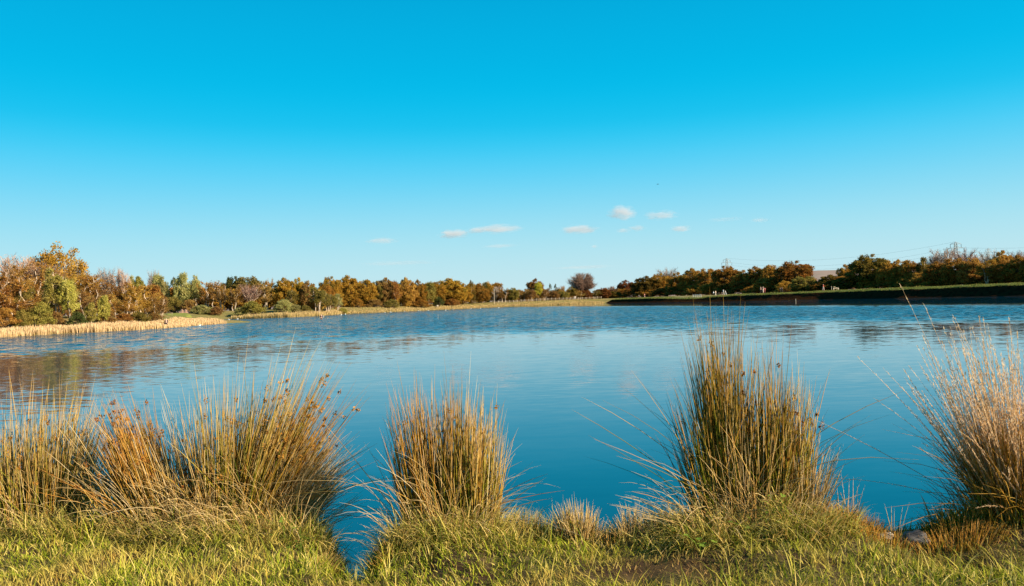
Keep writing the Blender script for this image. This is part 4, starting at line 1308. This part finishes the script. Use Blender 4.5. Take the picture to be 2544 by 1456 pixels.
# stones at the edge
def stone(px, py, s_, mat, label, name='stone'):
    cx, cy = base_of(px, py)
    m = 14; n2_ = 9
    VV = []
    for i in range(n2_):
        ph = math.pi * i / (n2_ - 1)
        for j in range(m):
            a_ = 2 * math.pi * j / m
            d_ = np.array([math.sin(ph) * math.cos(a_), math.sin(ph) * math.sin(a_), math.cos(ph)])
            w_ = 1 + .22 * math.sin(3.1 * d_[0] + 2 * d_[1] + px) + .15 * math.sin(5.3 * d_[2] + 4 * d_[0]) + .06 * math.sin(11 * d_[1] + 7 * d_[2])
            VV.append(d_ * w_ * np.array(s_))
    F2 = np.array([[i * m + j, i * m + (j + 1) % m, (i + 1) * m + (j + 1) % m, (i + 1) * m + j] for i in range(n2_ - 1) for j in range(m)])
    o_ = link(name, mesh_np(name, np.array(VV), [F2], mat), None, (cx, cy, g1(cx, cy) + s_[2] * .3))
    tag(o_, label, 'stone')


stone(2268, 1322, (.085, .06, .05), plain('dark wet stone', (.05, .042, .04), .6, .3, .5), 'dark wet stone at the water edge left of the plumed tussock')
stone(2198, 1316, (.055, .04, .03), plain('pale stone', (.52, .42, .30), .9, .1, .4), 'small pale stone in the reddish grass at the water edge')

# ------------------------------------------------------------------ people
MATC = {}
def cloth(c):
    if c not in MATC:
        MATC[c] = plain('cloth %d' % len(MATC), c, .9, .1, .2)
    return MATC[c]


SKIN = plain('skin', (.62, .38, .28), .6, .3, .1)


def skin_mesh(name, pts, edges, mat, parent, sub=1):
    me = bpy.data.meshes.new(name)
    me.from_pydata([p_[:3] for p_ in pts], edges, [])
    me.materials.append(mat)
    o_ = link(name, me, parent)
    md = o_.modifiers.new('skin', 'SKIN'); md.use_smooth_shade = True
    sv = me.skin_vertices[0].data
    for i, p_ in enumerate(pts):
        rx = p_[3]; ry = p_[4] if len(p_) > 4 else rx
        sv[i].radius = (rx, ry); sv[i].use_root = (i == 0)
    sb = o_.modifiers.new('sub', 'SUBSURF'); sb.levels = sub; sb.render_levels = sub
    return o_


def person(loc, height, heading, top, legs, hair, label, group=None, stride=.12, lean=0.0, sit=False, bend_arm=.12, coat=False, hood=None):
    k_ = height / 1.74
    root = tag(empty('person', loc, heading, (k_, k_, k_)), label, 'person', group)
    dz = -.48 if sit else 0
    L = lean
    J = {'pel': (0, 0, .95 + dz, .125, .10), 'bel': (0, L * .3, 1.10 + dz, .125, .10), 'che': (0, L * .75, 1.32 + dz, .155, .11), 'nec': (0, L + .01, 1.49 + dz, .052),
         'hea': (0, L * 1.1 + .025, 1.57 + dz, .075), 'top': (0, L * 1.15 + .02, 1.675 + dz, .078), 'nos': (0, L * 1.1 + .115, 1.60 + dz, .016)}
    for sgn, nm in ((-1, 'l'), (1, 'r')):
        f_ = stride * sgn
        J['sh' + nm] = (.175 * sgn, L * .85, 1.41 + dz, .058)
        J['el' + nm] = (.235 * sgn, L * .8 - f_ * .6 - .02, 1.15 + dz, .045)
        J['wr' + nm] = (.225 * sgn, L * .8 - f_ * .8 + bend_arm, .93 + dz + bend_arm * .4, .032)
        J['pa' + nm] = (.215 * sgn, L * .8 - f_ * .8 + bend_arm * 1.2, .86 + dz + bend_arm * .5, .036, .018)
        bx_, by_, bz_ = J['pa' + nm][:3]
        for q in range(4):
            J['f%d%s' % (q, nm)] = (bx_ - sgn * .004, by_ + .03 - q * .02, bz_ - (.085, .098, .092, .072)[q], .009)
        J['th' + nm] = (bx_ - sgn * .02, by_ + .055, bz_ - .03, .010)
        J['hi' + nm] = (.088 * sgn, 0, .90 + dz, .088)
        if sit:
            J['kn' + nm] = (.12 * sgn, .40, .50, .062); J['an' + nm] = (.12 * sgn, .42, .09, .042); J['to' + nm] = (.12 * sgn, .56, .045, .036)
        else:
            J['kn' + nm] = (.095 * sgn, f_ * .9 + .03, .50, .062); J['an' + nm] = (.095 * sgn, f_ * 1.3 - .02, .09, .042); J['to' + nm] = (.1 * sgn, f_ * 1.3 + .13, .045, .036)
    E = [('pel', 'bel'), ('bel', 'che'), ('che', 'nec'), ('nec', 'hea'), ('hea', 'top'), ('hea', 'nos')]
    for nm in 'lr':
        E += [('che', 'sh' + nm), ('sh' + nm, 'el' + nm), ('el' + nm, 'wr' + nm), ('wr' + nm, 'pa' + nm), ('pa' + nm, 'th' + nm), ('pel', 'hi' + nm), ('hi' + nm, 'kn' + nm),
              ('kn' + nm, 'an' + nm), ('an' + nm, 'to' + nm)]
        E += [('pa' + nm, 'f%d%s' % (q, nm)) for q in range(4)]

    def sub(names, grow, extra=()):
        nm = [n_ for n_ in J if n_ in names]
        nm.sort(key=lambda n_: n_ not in ('pel', 'bel', 'hea'))
        idx = {n_: i for i, n_ in enumerate(nm)}
        pts = [tuple(J[n_][:3]) + tuple(v + grow for v in J[n_][3:]) for n_ in nm]
        ed = [(idx[a], idx[b]) for a, b in E if a in idx and b in idx]
        for (p_, to) in extra:
            pts.append(p_); ed.append((len(pts) - 1, idx[to]))
        return pts, ed
    pts, ed = sub(list(J), 0)
    skin_mesh('body', pts, ed, SKIN, root)
    ex = [((0, L * .1, .80 + dz, .175, .14), 'bel'), ] if coat else []
    pts, ed = sub(['bel', 'che'] + [a + b for a in ('sh', 'el', 'wr') for b in 'lr'], .022, ex)
    skin_mesh('jacket', pts, ed, cloth(top), root)
    pts, ed = sub(['pel'] + [a + b for a in ('hi', 'kn', 'an') for b in 'lr'], .020)
    skin_mesh('trousers', pts, ed, cloth(legs), root)
    for nm in 'lr':
        a_ = J['an' + nm]; b_ = J['to' + nm]
        skin_mesh('shoe', [(a_[0], a_[1] - .03, .045, .045), (b_[0], b_[1] + .02, .04, .042)], [(0, 1)], cloth((.05, .045, .04)), root)
    h_ = J['top']; e_ = J['hea']
    skin_mesh('hood' if hood else 'hair', [(h_[0], h_[1] - .015, h_[2] + .01, .084), (e_[0], e_[1] - .045, e_[2] + .03, .062)], [(0, 1)], cloth(hood or hair), root)
    return root


def on_dam(px, ybase, off=6.5):
    x, y, zc = dam_point(px, off)
    return (x, y, zc)


WALK = 'walkers on the dam path'
P_ = 0.63095
def wk(fx, h_full, top, legs, hair, label, heading, **kw):
    x, y, zc = dam_point(fx * P_, kw.pop('off', 6.6))
    h_ = h_full * P_ * y / F
    return person((x, y, zc), h_, heading, top, legs, hair, label, WALK, **kw)


WHITE = (.80, .78, .74)
wk(2810, 20, (.72, .76, .82), (.03, .03, .035), (.25, .16, .1), 'person in a pale blue white jacket and dark trousers walking on the dam', 1.2, coat=True)
wk(2818, 21, (.62, .50, .38), (.66, .56, .46), (.12, .07, .05), 'person in beige clothes walking beside the pale blue white jacket', 1.0)
wk(2848.5, 23, WHITE, (.70, .62, .54), (.55, .42, .3), 'person in a bulky white coat with white hood, tallest of the walkers in white', -1.4, coat=True, hood=WHITE)
wk(2858, 19, WHITE, WHITE, (.7, .6, .5), 'person all in white bending behind the bulky white coat', 1.5, lean=.22, stride=.2)
wk(2843, 12.5, (.62, .36, .32), (.50, .30, .27), (.2, .1, .06), 'small child in pink in front of the bulky white coat', -1.4, coat=True)
wk(2996, 26, (.04, .03, .03), (.03, .028, .03), (.55, .42, .3), 'fair haired person in black beside the person with a red wrap', .3)
wk(3005.5, 27, (.06, .03, .04), (.62, .45, .38), (.58, .42, .28), 'person with pale trousers and dark top beside a red wrap', .2)
wk(3012, 22, (.40, .10, .09), (.34, .09, .08), (.16, .09, .05), 'person in a dark red coat half behind the dark top', .4, coat=True)
wk(3073, 19, (.03, .026, .03), (.03, .026, .03), (.75, .68, .6), 'person in dark coat with pale hat, left of the two dark walkers', .5, coat=True, hood=(.78, .72, .64))
wk(3080, 20, (.03, .026, .03), (.04, .035, .04), (.75, .68, .6), 'person in dark coat with pale hat, right of the two dark walkers', .4, coat=True, hood=(.78, .72, .64))
wk(3242.5, 27, (.72, .09, .06), (.72, .52, .44), (.5, .36, .24), 'person in a bright red jacket walking by the white stile', 1.5, coat=True)
wk(2538.5, 16, (.66, .24, .22), (.60, .34, .32), (.3, .18, .1), 'distant person in pink red clothes on the far end of the dam', 1.2)
wk(2516, 11, (.30, .30, .32), (.06, .05, .05), (.3, .2, .12), 'smallest distant walker in grey at the far end of the dam', 1.2)
for fx, lab, hd in ((2261, 'person all in white at the far fence, slightly shorter of the pair', 0.2), (2265.5, 'taller person all in white at the far fence', 0.1)):
    px = fx * P_
    x, y = posF(px, 13)
    zb = g1(x, y)
    person((x, y, zb), (1.5 if fx < 2263 else 1.75), hd, WHITE, WHITE, (.3, .2, .12), lab, 'pair in white at the far fence')

# wading person
w_ = on_z(798.5, 793.6, 0)
zt = at_depth(798.5, 779.8, w_[1])[2]
hh = 1.72
person((w_[0], w_[1], zt - hh), hh, math.pi + .4, (.07, .03, .03), (.20, .13, .12), (.16, .11, .05),
       'person in dark red top wading waist deep in the lake', lean=.08, bend_arm=.28, stride=.06)
# dark figure on the reed shore
q = poly_at(L_W, 413.5, 1.2)
person((q[0], q[1], max(g1(*q), .15)), 1.75, math.pi, (.03, .025, .03), (.04, .03, .03), (.03, .025, .02), 'dark clothed person sitting at the edge of the reed bed', sit=True, stride=0, coat=False, hood=(.03, .026, .03))
sx = at_depth(413.5, 790, q[1])

# ------------------------------------------------------------------ gulls and the bird
s = NT('gull white'); M_GULL = plain('gull white', (.82, .80, .76), .7, .1, .08)
M_BEAK = plain('beak', (.55, .35, .06))


def ell(c, r_, m=10, n_=7):
    VV = []
    for i in range(n_):
        ph = math.pi * i / (n_ - 1)
        for j in range(m):
            a_ = 2 * math.pi * j / m
            VV.append([c[0] + r_[0] * math.sin(ph) * math.cos(a_), c[1] + r_[1] * math.sin(ph) * math.sin(a_), c[2] + r_[2] * math.cos(ph)])
    FF = np.array([[i * m + j, (i + 1) * m + j, (i + 1) * m + (j + 1) % m, i * m + (j + 1) % m] for i in range(n_ - 1) for j in range(m)])
    return np.array(VV), FF, np.zeros(len(VV)), np.zeros(len(VV))


def gull_mesh():
    b = ell((0, 0, .05), (.22, .085, .075)); b[0][:, 2] += .35 * np.clip(np.abs(b[0][:, 0]) - .1, 0, 1)
    t_ = ell((-.24, 0, .10), (.12, .035, .018)); n_ = ell((.17, 0, .13), (.045, .04, .09)); h_ = ell((.20, 0, .20), (.055, .042, .045))
    return build('gull', [b, t_, n_, h_], M_GULL, True)


GM = gull_mesh()
BK = build('beak', ell((.27, 0, .195), (.035, .012, .012), 6, 5), M_BEAK)
base = empty('gull', (0, 0, 0)); link('body', GM, base); link('beak', BK, base)
gl = []
for cx_, cy_ in ((5, 556), (90, 551), (1130, 506), (1170, 503), (1567, 487), (1625, 482), (1765, 475), (1900, 470), (1918, 472), (2002, 468), (2175, 462), (2245, 457), (2430, 445)):
    gl.append((567.9 + cx_ * .248, 656.2 + cy_ * .248))
for cx_, cy_ in ((490, 445), (672, 439)):
    gl.append((1072.6 + cx_ * .248, 656.2 + cy_ * .248))
gl += [(2000 * .248, 593.1 + 862 * .248), (2380 * .248, 593.1 + 806 * .248), (1271 * P_, 1246 * P_)]
for i, (px, py) in enumerate(gl):
    q = on_z(px, py, 0)
    # keep them on the water in front of the bank
    for _ in range(30):
        if sdf([q[0]], [q[1]])[0] < -.8: break
        py += .25; q = on_z(px, py, 0)
    if i == 0: g_ = base
    else:
        g_ = base.copy(); col.objects.link(g_)
        for ch in base.children:
            c_ = ch.copy(); col.objects.link(c_); c_.parent = g_
    g_.location = (q[0], q[1], -.015)
    g_.rotation_euler = (0, 0, rng.uniform(0, 6.28))
    sc_ = 1.0
    g_.scale = (sc_, sc_, sc_)
    lab = 'white gull floating on the lake off the far shore'
    if i == len(gl) - 1: lab = 'white gull floating right beside the wading person'
    if i == len(gl) - 3: lab = 'white gull at the foot of the reed bed'
    tag(g_, lab, 'gull', 'gulls floating on the lake')

bp_ = at_depth(1634, 458, 160)
b = ell((0, 0, 0), (.18, .05, .05))
def wing(s_):
    V_ = np.array([[.08, 0, .02], [-.08, 0, .02], [.05, .22 * s_, .09], [-.07, .22 * s_, .09], [-.04, .42 * s_, .02], [.08, 0, .035], [-.08, 0, .035], [.05, .22 * s_, .105], [-.07, .22 * s_, .105], [-.045, .42 * s_, .025]])
    f_ = np.array([[0, 1, 3, 2], [5, 7, 8, 6], [0, 2, 7, 5], [1, 6, 8, 3], [2, 4, 9, 7], [3, 8, 9, 4], [2, 3, 4, 4], [7, 9, 8, 8]])
    return V_, f_[:6], np.zeros(10), np.zeros(10)
M_BLACK = plain('black feathers', (.02, .02, .022))
rb = tag(empty('bird', bp_, .5), 'tiny black bird flying in the open sky', 'bird')
link('body', build('body', b, M_BLACK, True), rb)
for s_ in (-1, 1): link('wing', build('wing', wing(s_), M_BLACK), rb)

# ------------------------------------------------------------------ structures on the far side
M_STEEL = plain('galvanised steel', (.42, .45, .46), .6, .4)
M_INS = plain('dark insulator', (.08, .10, .11))


def pylon(px, ytop, Y, sc_, rz, label):
    p0 = at_depth(px, ytop, Y)
    H = p0[2] - 2.0
    root = tag(empty('pylon', (p0[0], p0[1], 2.0), rz), label, 'pylon', 'pylons on the skyline')
    def hw(z_):  # half width at height
        d_ = H - z_
        return sc_ * np.interp(d_, [0, 1.6 * sc_, 14 * sc_, H], [.12, .85, 1.2, 3.2])
    lv = [0] + list(np.linspace(H * .14, H - 15 * sc_, 5)) + list(H - np.array([12, 9, 6.4, 4.2, 1.6]) * sc_) + [H]
    pr = []
    r0 = .15 * sc_
    cor = [(-1, -1), (1, -1), (1, 1), (-1, 1)]
    for a_, b_ in zip(lv[:-1], lv[1:]):
        wa, wb = hw(a_), hw(b_)
        for i in range(4):
            c0, c1 = cor[i], cor[(i + 1) % 4]
            pr.append(bar((c0[0] * wa, c0[1] * wa, a_), (c0[0] * wb, c0[1] * wb, b_), r0, 4))
            pr.append(bar((c0[0] * wa, c0[1] * wa, a_), (c1[0] * wb, c1[1] * wb, b_), r0 * .6, 4))
            pr.append(bar((c1[0] * wa, c1[1] * wa, a_), (c0[0] * wb, c0[1] * wb, b_), r0 * .6, 4))
            pr.append(bar((c0[0] * wb, c0[1] * wb, b_), (c1[0] * wb, c1[1] * wb, b_), r0 * .5, 4))
    link('lattice_tower', build('lattice_tower', pr, M_STEEL), root)
    ends = []
    for dd, wd in ((1.9, 4.2), (5.4, 6.2), (9.2, 4.8)):
        z_ = H - dd * sc_; w2 = hw(z_)
        ap = []
        for s_ in (-1, 1):
            e_ = (s_ * wd * sc_, 0, z_)
            for yy in (-1, 1):
                ap.append(bar((s_ * w2, yy * w2, z_), e_, r0 * .8, 4))
                ap.append(bar((s_ * w2, yy * w2, z_ + 1.2 * sc_), e_, r0 * .7, 4))
        link('cross_arm', build('cross_arm', ap, M_STEEL), root)
        for s_ in (-1, 1):
            ip = []
            L_ = 3.2 * sc_
            for k_ in range(9):
                zz = z_ - .25 - k_ * L_ / 9
                ip.append(ell((s_ * wd * sc_, 0, zz), (.26 * sc_, .26 * sc_, .17 * sc_), 6, 5))
            link('insulator', build('insulator', ip, M_INS), root)
            ends.append(np.array([p0[0] + math.cos(rz) * s_ * wd * sc_, p0[1] + math.sin(rz) * s_ * wd * sc_, 2.0 + z_ - L_ - .2]))
    return ends, np.array([p0[0], p0[1], 2.0 + H])


e1, t1 = pylon(1805, 641.6, 918, 1.0, .05, 'grey lattice pylon above the dam trees left of the moor gap')
e2, t2 = pylon(2374, 600.5, 730, 1.15, -.15, 'larger grey lattice pylon among the pink leafless trees')
e3, t3 = pylon(2455, 616.5, 870, .85, .2, 'small pylon tip between the pylon trees near the photo edge')
M_CABLE = plain('cable', (.10, .11, .12))


def cable(a, b, sag, label):
    t_ = np.linspace(0, 1, 40)[:, None]
    p_ = a + (b - a) * t_
    p_[:, 2] -= sag * 4 * (t_[:, 0] * (1 - t_[:, 0]))
    o_ = link('power_cable', build('power_cable', tubes(p_[None], np.full((1, 40), .05), 5), M_CABLE))
    tag(o_, label, 'cable', 'power cables')


cable(t1, t2, 9, 'thin top cable running from the left pylon to the larger pylon')
cable(e1[3], e2[2], 10, 'thin cable sagging from the left pylon arm to the larger pylon')
cable(e1[1], e2[0], 10, 'thin cable from the upper arm of the left pylon to the larger pylon')
nxt = at_depth(2900, 590, 560)
cable(e2[1], nxt, 3, 'dark power cable leaving the larger pylon toward the photo edge, uppermost of three')
cable(e2[3], nxt + np.array([3, 0, -5]), 3, 'dark power cable leaving the wide arm of the larger pylon')
cable(e3[1], at_depth(2900, 612, 700), 4, 'thin cable leaving the small pylon tip toward the photo edge')

M_WHITEP = plain('white painted metal', (.72, .70, .66), .5, .4)
M_WOOD = plain('weathered timber', (.34, .26, .18), .9, .1, .5)
M_PALEW = plain('pale timber', (.58, .48, .36), .9, .1, .4)

# railing with five posts
a = np.array(dam_point(1722, 5.4)); b_ = np.array(dam_point(1741.5, 5.4))
root = tag(empty('railing', a), 'small white metal railing with five posts at the dip of the dam', 'railing')
hgt_ = .95
for k_ in range(5):
    p0 = (b_ - a) * k_ / 4
    link('post', build('post', [bar(p0 + [0, 0, -.2], p0 + [0, 0, hgt_], .075, 8)], M_WHITEP), root)
link('rail', build('rail', [bar([0, 0, hgt_], (b_ - a) + [0, 0, hgt_], .03, 8)], M_WHITEP), root)
link('rail', build('rail', [bar([0, 0, hgt_ * .5], (b_ - a) + [0, 0, hgt_ * .5], .018, 8)], M_WHITEP), root)

# stile and thin post
a = np.array(dam_point(2071, 6.4))
root = tag(empty('stile', a), 'white timber stile with slanting rails beside the person in red', 'stile')
link('post', build('post', [box_part((0, 0, .28), (.2, .2, .75))], M_PALEW), root)
q = np.array(dam_point(2083, 9)) - a
link('rail', build('rail', [bar([.1, .2, .95], q * [1, 1, 0] + [0, 0, .5], .045, 6)], M_PALEW), root)
link('rail', build('rail', [bar([0, 0, .6], q * [1, 1, 0] + [0, 0, .25], .045, 6)], M_PALEW), root)
link('post', build('post', [box_part((q[0], q[1], .2), (.15, .15, .8))], M_PALEW), root)
a = np.array(dam_point(2066, 8))
o = link('path_post', build('path_post', [bar([0, 0, -.2], [0, 0, 1.1], .06, 8), ell((0, 0, 1.1), (.07, .07, .05), 8, 5)], M_PALEW), None, a)
tag(o, 'thin pale post between the person in red and the stile', 'post')
a = on_z(1977, 749.4, 0)
o = link('depth_marker', build('depth_marker', [bar([0, 0, -.5], [0, 0, .62], .05, 8), ell((0, 0, .62), (.065, .065, .05), 8, 5), bar([0, 0, .1], [0, 0, .16], .062, 8)], M_PALEW), None, a)
tag(o, 'white marker post standing in the water at the foot of the dam', 'marker post')

# far fence
pxs_ = np.arange(1228, 1500, 9.5)
pts = []
for px in pxs_:
    x, y = posF(px, 12.5); pts.append([x, y, g1(x, y)])
pts = np.array(pts)
root = tag(empty('fence', pts[0]), 'low timber post and rail fence along the far hedge', 'fence')
for p_ in pts:
    q = p_ - pts[0]
    link('post', build('post', [box_part(q + [0, 0, .5], (.17, .17, 1.25)), box_part(q + [0, 0, 1.14], (.12, .12, .03))], M_PALEW), root)
for hz in (.45, .85):
    pr = [bar(pts[i] - pts[0] + [0, -.1, hz], pts[i + 1] - pts[0] + [0, -.1, hz], .05, 5) for i in range(len(pts) - 1)]
    link('rail', build('rail', pr, M_WOOD), root)
# pole
x, y = posF(1228, 10)
zb = g1(x, y); zt = at_depth(1228, 720.5, y)[2]
root = tag(empty('tall_pole', (x, y, zb)), 'tall thin pale pole at the left end of the far fence', 'pole')
link('shaft', build('shaft', [bar([0, 0, -.3], [0, 0, zt - zb], .10, 8)], M_PALEW), root)
link('cap', build('cap', [ell((0, 0, zt - zb), (.2, .2, .12), 8, 5)], M_WHITEP), root)
# pale board
x, y = posF(1085.5, 6)
zb = g1(x, y)
root = tag(empty('notice_board', (x, y, zb)), 'small pale board on two posts on the grassy far shore', 'sign')
for s_ in (-.35, .35): link('post', build('post', [box_part((s_, 0, .45), (.10, .10, 1.3))], M_PALEW), root)
link('board', build('board', [box_part((0, -.07, .95), (.95, .05, .45)), box_part((0, -.08, 1.2), (1.02, .09, .06))], M_PALEW), root)

# clearing: lawn, earth bank, picnic table
nyy, nxx = 12, 18
VV = []
for i in range(nyy):
    Y = 188 + i * 2.2
    for j in range(nxx):
        px = 398 + j * 4.8
        d = ray(px, 780); x = d[0] / d[1] * Y
        e_ = min(1.0, min(j, nxx - 1 - j) / 3.0) * min(1, i / 2.0)
        zl = np.interp(i, [0, nyy - 1], [1.15, 1.95])
        VV.append([x, Y, max(g1(x, Y) + .05, zl) if e_ >= 1 else (g1(x, Y) - .2) * (1 - e_) + zl * e_])
ii = (np.arange(nyy - 1)[:, None] * nxx + np.arange(nxx - 1)[None]).ravel()
s = NT('clearing grass'); nz = s.noise(.8, 4.0)
M_CLEAR = s.pbr(s.ramp(nz, [(.35, (.14, .16, .03)), (.6, (.22, .21, .05)), (.75, (.22, .18, .06))]), .95, .05, nz, .1, .6)
o = link('lawn', mesh_np('lawn', np.array(VV), [np.stack([ii, ii + 1, ii + nxx + 1, ii + nxx], 1)], M_CLEAR, smooth=True)); tag(o, kind='structure')
VV = []
for i in range(10):
    Y = 209 + i * 1.0
    for j in range(14):
        px = 440 + j * 2.6
        d = ray(px, 780); x = d[0] / d[1] * Y
        e_ = min(1, 2 * math.sin(math.pi * j / 13)) * math.sin(math.pi * i / 9) ** .7
        VV.append([x, Y, g1(x, Y) - .3 + e_ * (1.15 + .2 * math.sin(j * 1.7) + .15 * math.sin(j * .6 + i))])
ii = (np.arange(9)[:, None] * 14 + np.arange(13)[None]).ravel()
s = NT('bare pink earth'); nz = s.noise(1.5, 4.0)
M_EARTH = s.pbr(s.ramp(nz, [(.3, (.24, .13, .085)), (.7, (.36, .21, .14))]), .95, .05, nz, .1, .6)
o = link('earth_mound', mesh_np('earth_mound', np.array(VV), [np.stack([ii, ii + 1, ii + 15, ii + 14], 1)], M_EARTH, smooth=True)); tag(o, kind='structure')
d = ray(421, 780); Y = 196.0; x = d[0] / d[1] * Y
root = tag(empty('picnic_table', (x, Y, 1.5), .4), 'small brown picnic table at the edge of the green clearing', 'picnic table')
link('table_top', build('table_top', [box_part((0, .15 * k_, .74), (1.7, .13, .05)) for k_ in (-2, -1, 0, 1, 2)], M_WOOD), root)
for s_ in (-1, 1):
    link('seat', build('seat', [box_part((0, s_ * .72, .45), (1.7, .24, .05))], M_WOOD), root)
    link('leg', build('leg', [bar((s_ * .6, -.75, 0), (s_ * .6, -.2, .72), .05), bar((s_ * .6, .75, 0), (s_ * .6, .2, .72), .05), bar((s_ * .66, -.8, .40), (s_ * .66, .8, .40), .045)], M_WOOD), root)

# ------------------------------------------------------------------ clouds
def cloud_mat(name, dens, seed_):
    s_ = NT(name)
    tc_ = s_.n('ShaderNodeTexCoord').outputs['Object']
    ln = s_.n('ShaderNodeVectorMath', operation='LENGTH'); s_.l(tc_, ln.inputs[0])
    mp_ = s_.n('ShaderNodeMapping'); mp_.inputs['Location'].default_value = (seed_ * 3.1, seed_ * 1.7, seed_); s_.l(tc_, mp_.inputs[0])
    nz_ = s_.noise(1.9, 4.0, mp_.outputs[0], .6)
    e_ = s_.math('SUBTRACT', 1.05, ln.outputs['Value'])
    e_ = s_.math('ADD', e_, s_.math('MULTIPLY', s_.math('SUBTRACT', nz_, .55), 2.2))
    e_ = s_.math('MULTIPLY', s_.mrange(e_, .0, .75), dens)
    v = s_.n('ShaderNodeVolumePrincipled')
    v.inputs['Color'].default_value = (.72, .68, .70, 1)
    v.inputs['Anisotropy'].default_value = .0
    s_.l(e_, v.inputs['Density'])
    s_.l(v.outputs[0], s_.out.inputs['Volume'])
    return s_.m


CL = [(1545, 529, 70, 34, 2.2, 'roundest pale cloud, highest of the small clouds'), (1642, 535, 84, 22, .9, 'grey pink smear of cloud right of the roundest cloud'),
      (1440, 570, 92, 20, 2.4, 'flat pale cloud under the roundest cloud'), (1240, 569, 120, 20, 2.0, 'longest pale cloud of the row'), (1186, 572, 60, 14, 1.6, 'left tail cloud of the longest pale cloud'),
      (1127, 581, 76, 20, 2.6, 'bright small cloud left of the longest cloud'), (948, 598, 84, 14, .7, 'faint cloud at the left end of the row'),
      (1690, 568, 52, 16, .8, 'grey cloud wisp under the grey pink smear'), (1582, 567, 46, 14, .6, 'faint grey wisp under the roundest cloud'), (1548, 573, 36, 11, .5, 'smallest grey wisp left under the roundest cloud'),
      (1888, 547, 48, 11, .4, 'faint grey wisp alone at the right of the clouds'), (1240, 611, 96, 9, .4, 'thin grey streak of cloud under the longest cloud'), (1476, 612, 20, 8, .4, 'dot of grey cloud under the flat cloud'),
      (985, 654, 200, 9, .35, 'long hazy cloud streak low over the long tree line'), (1450, 664, 150, 8, .4, 'thin hazy cloud streak low over the lone round tree'), (1800, 545, 90, 9, .25, 'barely visible streak between the grey pink smear and the right wisp')]
for i, (px, py, w, h, dn, lab) in enumerate(CL):
    Y = 6000.0
    c = at_depth(px, py, Y)
    sx_, sz_ = w / F * Y / 2 * 1.15, h / F * Y / 2 * 1.3
    pt = ell((0, 0, 0), (1, 1, 1), 24, 14)
    m_ = bpy.data.materials.get('cloud vapour %d' % i) or cloud_mat('cloud vapour %d' % i, (dn if dn > 1.2 else dn * 1.6) * .33 / (sx_ * .55), i + 1)
    o = link('cloud', build('cloud', pt, m_, True), None, c)
    o.scale = (sx_, sx_ * .8, sz_)
    o.rotation_euler = (0, 0, -.1)
    tag(o, lab, 'cloud', 'small clouds over the horizon')

# ------------------------------------------------------------------ daylight
SUN_AZ, SUN_EL = 112.0, 26.0
wd = bpy.data.worlds.new('World'); scene.world = wd
wd.use_nodes = True
nt = wd.node_tree; nt.nodes.clear()
wo = nt.nodes.new('ShaderNodeOutputWorld'); bg = nt.nodes.new('ShaderNodeBackground')
sky = nt.nodes.new('ShaderNodeTexSky'); sky.sky_type = 'NISHITA'; sky.sun_disc = False
sky.sun_elevation = R(SUN_EL); sky.sun_rotation = R(SUN_AZ)
tcw = nt.nodes.new('ShaderNodeTexCoord'); spw = nt.nodes.new('ShaderNodeSeparateXYZ')
nt.links.new(tcw.outputs['Generated'], spw.inputs[0])
cr = nt.nodes.new('ShaderNodeValToRGB')
el_ = cr.color_ramp.elements
stops = [(0.0, (.62, .80, .84)), (.025, (.57, .795, .86)), (.078, (.42, .765, .875)), (.13, (.22, .69, .91)), (.18, (.07, .62, .93)), (.225, (.0, .545, .87)), (.30, (.0, .46, .79)), (.38, (.0, .40, .72)),
         (.55, (.0, .27, .56)), (1.0, (.0, .15, .36))]
cr.color_ramp.interpolation = 'B_SPLINE'
el_[0].position = 0; el_[0].color = (*stops[0][1], 1)
el_[1].position = 1; el_[1].color = (*stops[-1][1], 1)
for p_, c_ in stops[1:-1]:
    e_ = el_.new(p_); e_.color = (*c_, 1)
nt.links.new(spw.outputs[2], cr.inputs['Fac'])
# the clear sky graded to this day's cyan air
SKY_S = 0.1
EXPO = 1.25
mul = nt.nodes.new('ShaderNodeMix'); mul.data_type = 'RGBA'; mul.blend_type = 'MIX'
mul.inputs[0].default_value = .97
sc2 = nt.nodes.new('ShaderNodeMix'); sc2.data_type = 'RGBA'; sc2.blend_type = 'MULTIPLY'; sc2.inputs[0].default_value = 1
nt.links.new(cr.outputs[0], sc2.inputs[6]); sc2.inputs[7].default_value = (*[.5 ** EXPO / SKY_S] * 3, 1)
tint = nt.nodes.new('ShaderNodeMix'); tint.data_type = 'RGBA'; tint.blend_type = 'MULTIPLY'; tint.inputs[0].default_value = 1; tint.inputs[7].default_value = (.12, .8, 1, 1)
nt.links.new(sky.outputs[0], tint.inputs[6]); nt.links.new(tint.outputs[2], mul.inputs[6]); nt.links.new(sc2.outputs[2], mul.inputs[7])
nt.links.new(mul.outputs[2], bg.inputs['Color']); bg.inputs['Strength'].default_value = SKY_S
nt.links.new(bg.outputs[0], wo.inputs['Surface'])

sl = bpy.data.lights.new('sun', 'SUN'); sl.energy = 5.0; sl.angle = R(.53); sl.color = (1.0, .88, .68)
so = bpy.data.objects.new('sun', sl); col.objects.link(so)
so.rotation_euler = (R(90 - SUN_EL), 0, R(180 - SUN_AZ))

vs = scene.view_settings
vs.view_transform = 'Standard'; vs.look = 'None'; vs.exposure = EXPO; vs.gamma = 1.0; vs.use_curve_mapping = False
cy_ = scene.cycles
cy_.max_bounces = 6; cy_.diffuse_bounces = 3; cy_.glossy_bounces = 3; cy_.transmission_bounces = 3; cy_.transparent_max_bounces = 6; cy_.volume_bounces = 3
cy_.volume_step_rate = 1.0; cy_.volume_max_steps = 128
cy_.use_denoising = True
cy_.sample_clamp_indirect = 6
